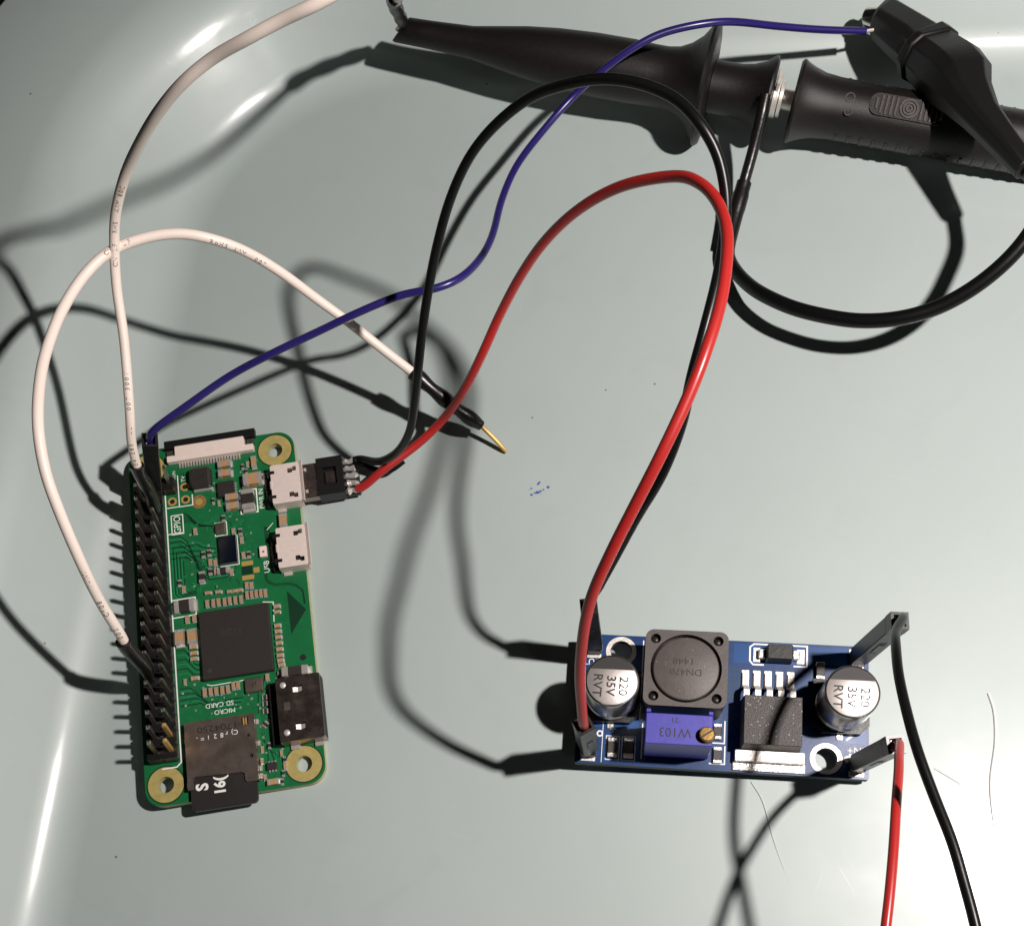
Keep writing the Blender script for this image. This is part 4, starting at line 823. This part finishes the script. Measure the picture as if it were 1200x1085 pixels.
for s_ in (-1, 1):
    for k in range(5):
        z_ = zc + s_ * (2.15 + k * .85); hw = math.sqrt(max(.2, 1.65 ** 2 - max(0, abs(z_ - zc) - 4.2) ** 2))
        part('grip_ridge', MB().cbox(z_ - .24, z_ + .24, -hw, hw, 4.98, 5.26, .08, xf=MX), 'probelite', pr_, swt, smooth=False)
part('embossed_mark', MB().plate([circ(S_ - 3.4, -.2, .85, 24), circ(S_ - 3.4, -.2, .66, 20)], 4.9, 5.04, xf=MX), 'probelite', pr_, body, smooth=False)
part('embossed_mark', MB().plate([circ(S_ - 3.2, 2.0, .75, 24), circ(S_ - 3.2, 2.0, .58, 20)], 4.5, 4.78, xf=MX), 'probelite', pr_, body, smooth=False)

# ground lead with crocodile clip
gl = thing('ground_lead', 'black ground lead with booted crocodile clip looping from the probe', 'cable', Matrix.Translation((18.3, 131.0, .5)))
ringc = PF @ Vector((0, 0, G + 1.2))
part('clamp_ring', MB().lathe([(2.0, G + .5), (3.3, G + .5), (3.3, G + 1.4), (2.0, G + 1.4), (2.0, G + .5)], n=28, xf=PF), 'tin', gl)
lug = PF @ Matrix.Translation((0, 0, G + .95)) @ rotm('Z', R(ua - 10))
part('ring_lug', MB().cbox(3.2, 5.6, -.9, .9, -.3, .3, .1, xf=lug), 'tin', gl, smooth=False)
part('ring_lug', MB().cbox(3.0, 4.4, -2.6, -1.2, -.4, .5, .1, xf=lug), 'tin', gl, smooth=False)
wire('strain_relief', W['gl1'], 1.0, 'shrink', gl); q = soften(spline(W['gl1'], 8), 2)
sl = soften(spline(W['gl2'], 8), 2); part('cable_sleeve', MB().tube(sl, [1.35] * 3 + [1.5] * 4 + [1.42] * (len(sl) - 7), 18), 'shrink', gl, ang=60)
wire('cable', W['gnd'], 1.22, 'blackpvc', gl, n=18)
M['jawmetal'] = mat('nickel_plate', (.70, .68, .62), .22, metal=1.)
bp = [Vector(v) for v in W['boot']]
SECT = [(0, 3.4), (.02, 4.0), (.18, 4.6), (.235, 4.9), (.24, 5.7), (.29, 5.8), (.295, 5.3), (.42, 5.9), (.50, 5.7), (.58, 4.4), (.70, 3.2), (.88, 2.35), (1.0, 1.9)]
path = soften(spline(bp, 10), 4); cum = [0]
for a, b in zip(path, path[1:]): cum.append(cum[-1] + (b - a).length)
def along(t):
    t *= cum[-1]
    for i in range(len(cum) - 1):
        if cum[i + 1] >= t: k = (t - cum[i]) / (cum[i + 1] - cum[i]); return path[i].lerp(path[i + 1], k), (path[min(i + 3, len(path) - 1)] - path[max(i - 3, 0)]).normalized()
    return path[-1], (path[-1] - path[-2]).normalized()
v = []; f = []; upv = Vector((.15, .1, 1)); NS = 10
shape = [(1.0, .0), (.82, .52), (.48, .74), (-.48, .74), (-.82, .52), (-1.0, .0), (-.82, -.52), (-.48, -.74), (.48, -.74), (.82, -.52)]
for t, rad in SECT:
    c, tg = along(t); u = tg.cross(upv).normalized(); w = u.cross(tg).normalized(); k = min(1, max(0, (t - .75) / .2))
    for i, (a, b) in enumerate(shape):
        an = math.atan2(b, a); a2, b2 = a * (1 - k) + math.cos(an) * k, b * (1 - k) + math.sin(an) * k
        v.append(c + (u * a2 + w * b2) * rad)
for i in range(len(SECT) - 1):
    for k in range(NS): f.append((i * NS + k, i * NS + (k + 1) % NS, (i + 1) * NS + (k + 1) % NS, (i + 1) * NS + k))
f.append(tuple(range(NS))[::-1]); f.append(tuple(range((len(SECT) - 1) * NS, len(SECT) * NS)))
boot = part('clip_boot', MB().add(v, f), 'rubber', gl, ang=22)
bv = boot.modifiers.new('soft_edges', 'BEVEL'); bv.width = .0003; bv.segments = 2; bv.limit_method = 'ANGLE'; bv.angle_limit = R(25)
c0, tg = along(0.0); u = tg.cross(upv).normalized(); w = u.cross(tg).normalized()
for s_, d_ in ((1, 2.6), (-1, 2.2)):
    m = MB(); m.tube([c0 + tg * 2 + w * .5 * s_ + u * 1.2, c0 - tg * .2 + w * .7 * s_ + u * 1.2, c0 - tg * d_ * .7 + w * .6 * s_ + u * 1.1, c0 - tg * d_ + w * .3 * s_ + u * 1.0], [1.7, 1.75, 1.5, .6], 14); part('clip_jaw', m, 'jawmetal', gl)

# ------------------------------------------------------------------ marks and hairs on the tray
for i, (key, lab, r) in enumerate((('hair1', 'long curved grey hair on the tray beside the black jumper wire', .2), ('hair2', 'fine hair on the tray below the regulator chip of the blue board', .05), ('hair3', 'short straight hair on the tray between the black wire and curved hair', .04))):
    q = spline(W[key], 8); solo('hair', MB().tube(q, [r * (.9 - .75 * abs(2 * k / (len(q) - 1) - .8) ** 2 if k / len(q) > .4 else .9) for k in range(len(q))], 6), 'hair', lab, 'hair', tuple(q[0]), group=None)
m = MB(); rr = random.Random(5)
for x, y, r in ((-17.5, 86.9, .28), (-16.4, 87.25, .42), (-15.9, 87.5, .3), (-15.4, 87.75, .22), (-14.6, 88.2, .36), (-16.3, 88.9, .3), (-16.1, 89.2, .22), (-17.5, 88.1, .2), (-16.9, 87.2, .25), (-15.8, 86.9, .1), (-17.9, 87.9, .1)):
    m.prism([(x + r * (.6 + .6 * rr.random()) * math.cos(2 * math.pi * k / 12), y + r * (.6 + .6 * rr.random()) * .75 * math.sin(2 * math.pi * k / 12)) for k in range(12)], .004, .014)
solo('ink_smudge', m, 'bluestain', 'small blue ink smudge in the middle of the bare tray floor', 'stain', (-16.3, 87.8, .004))
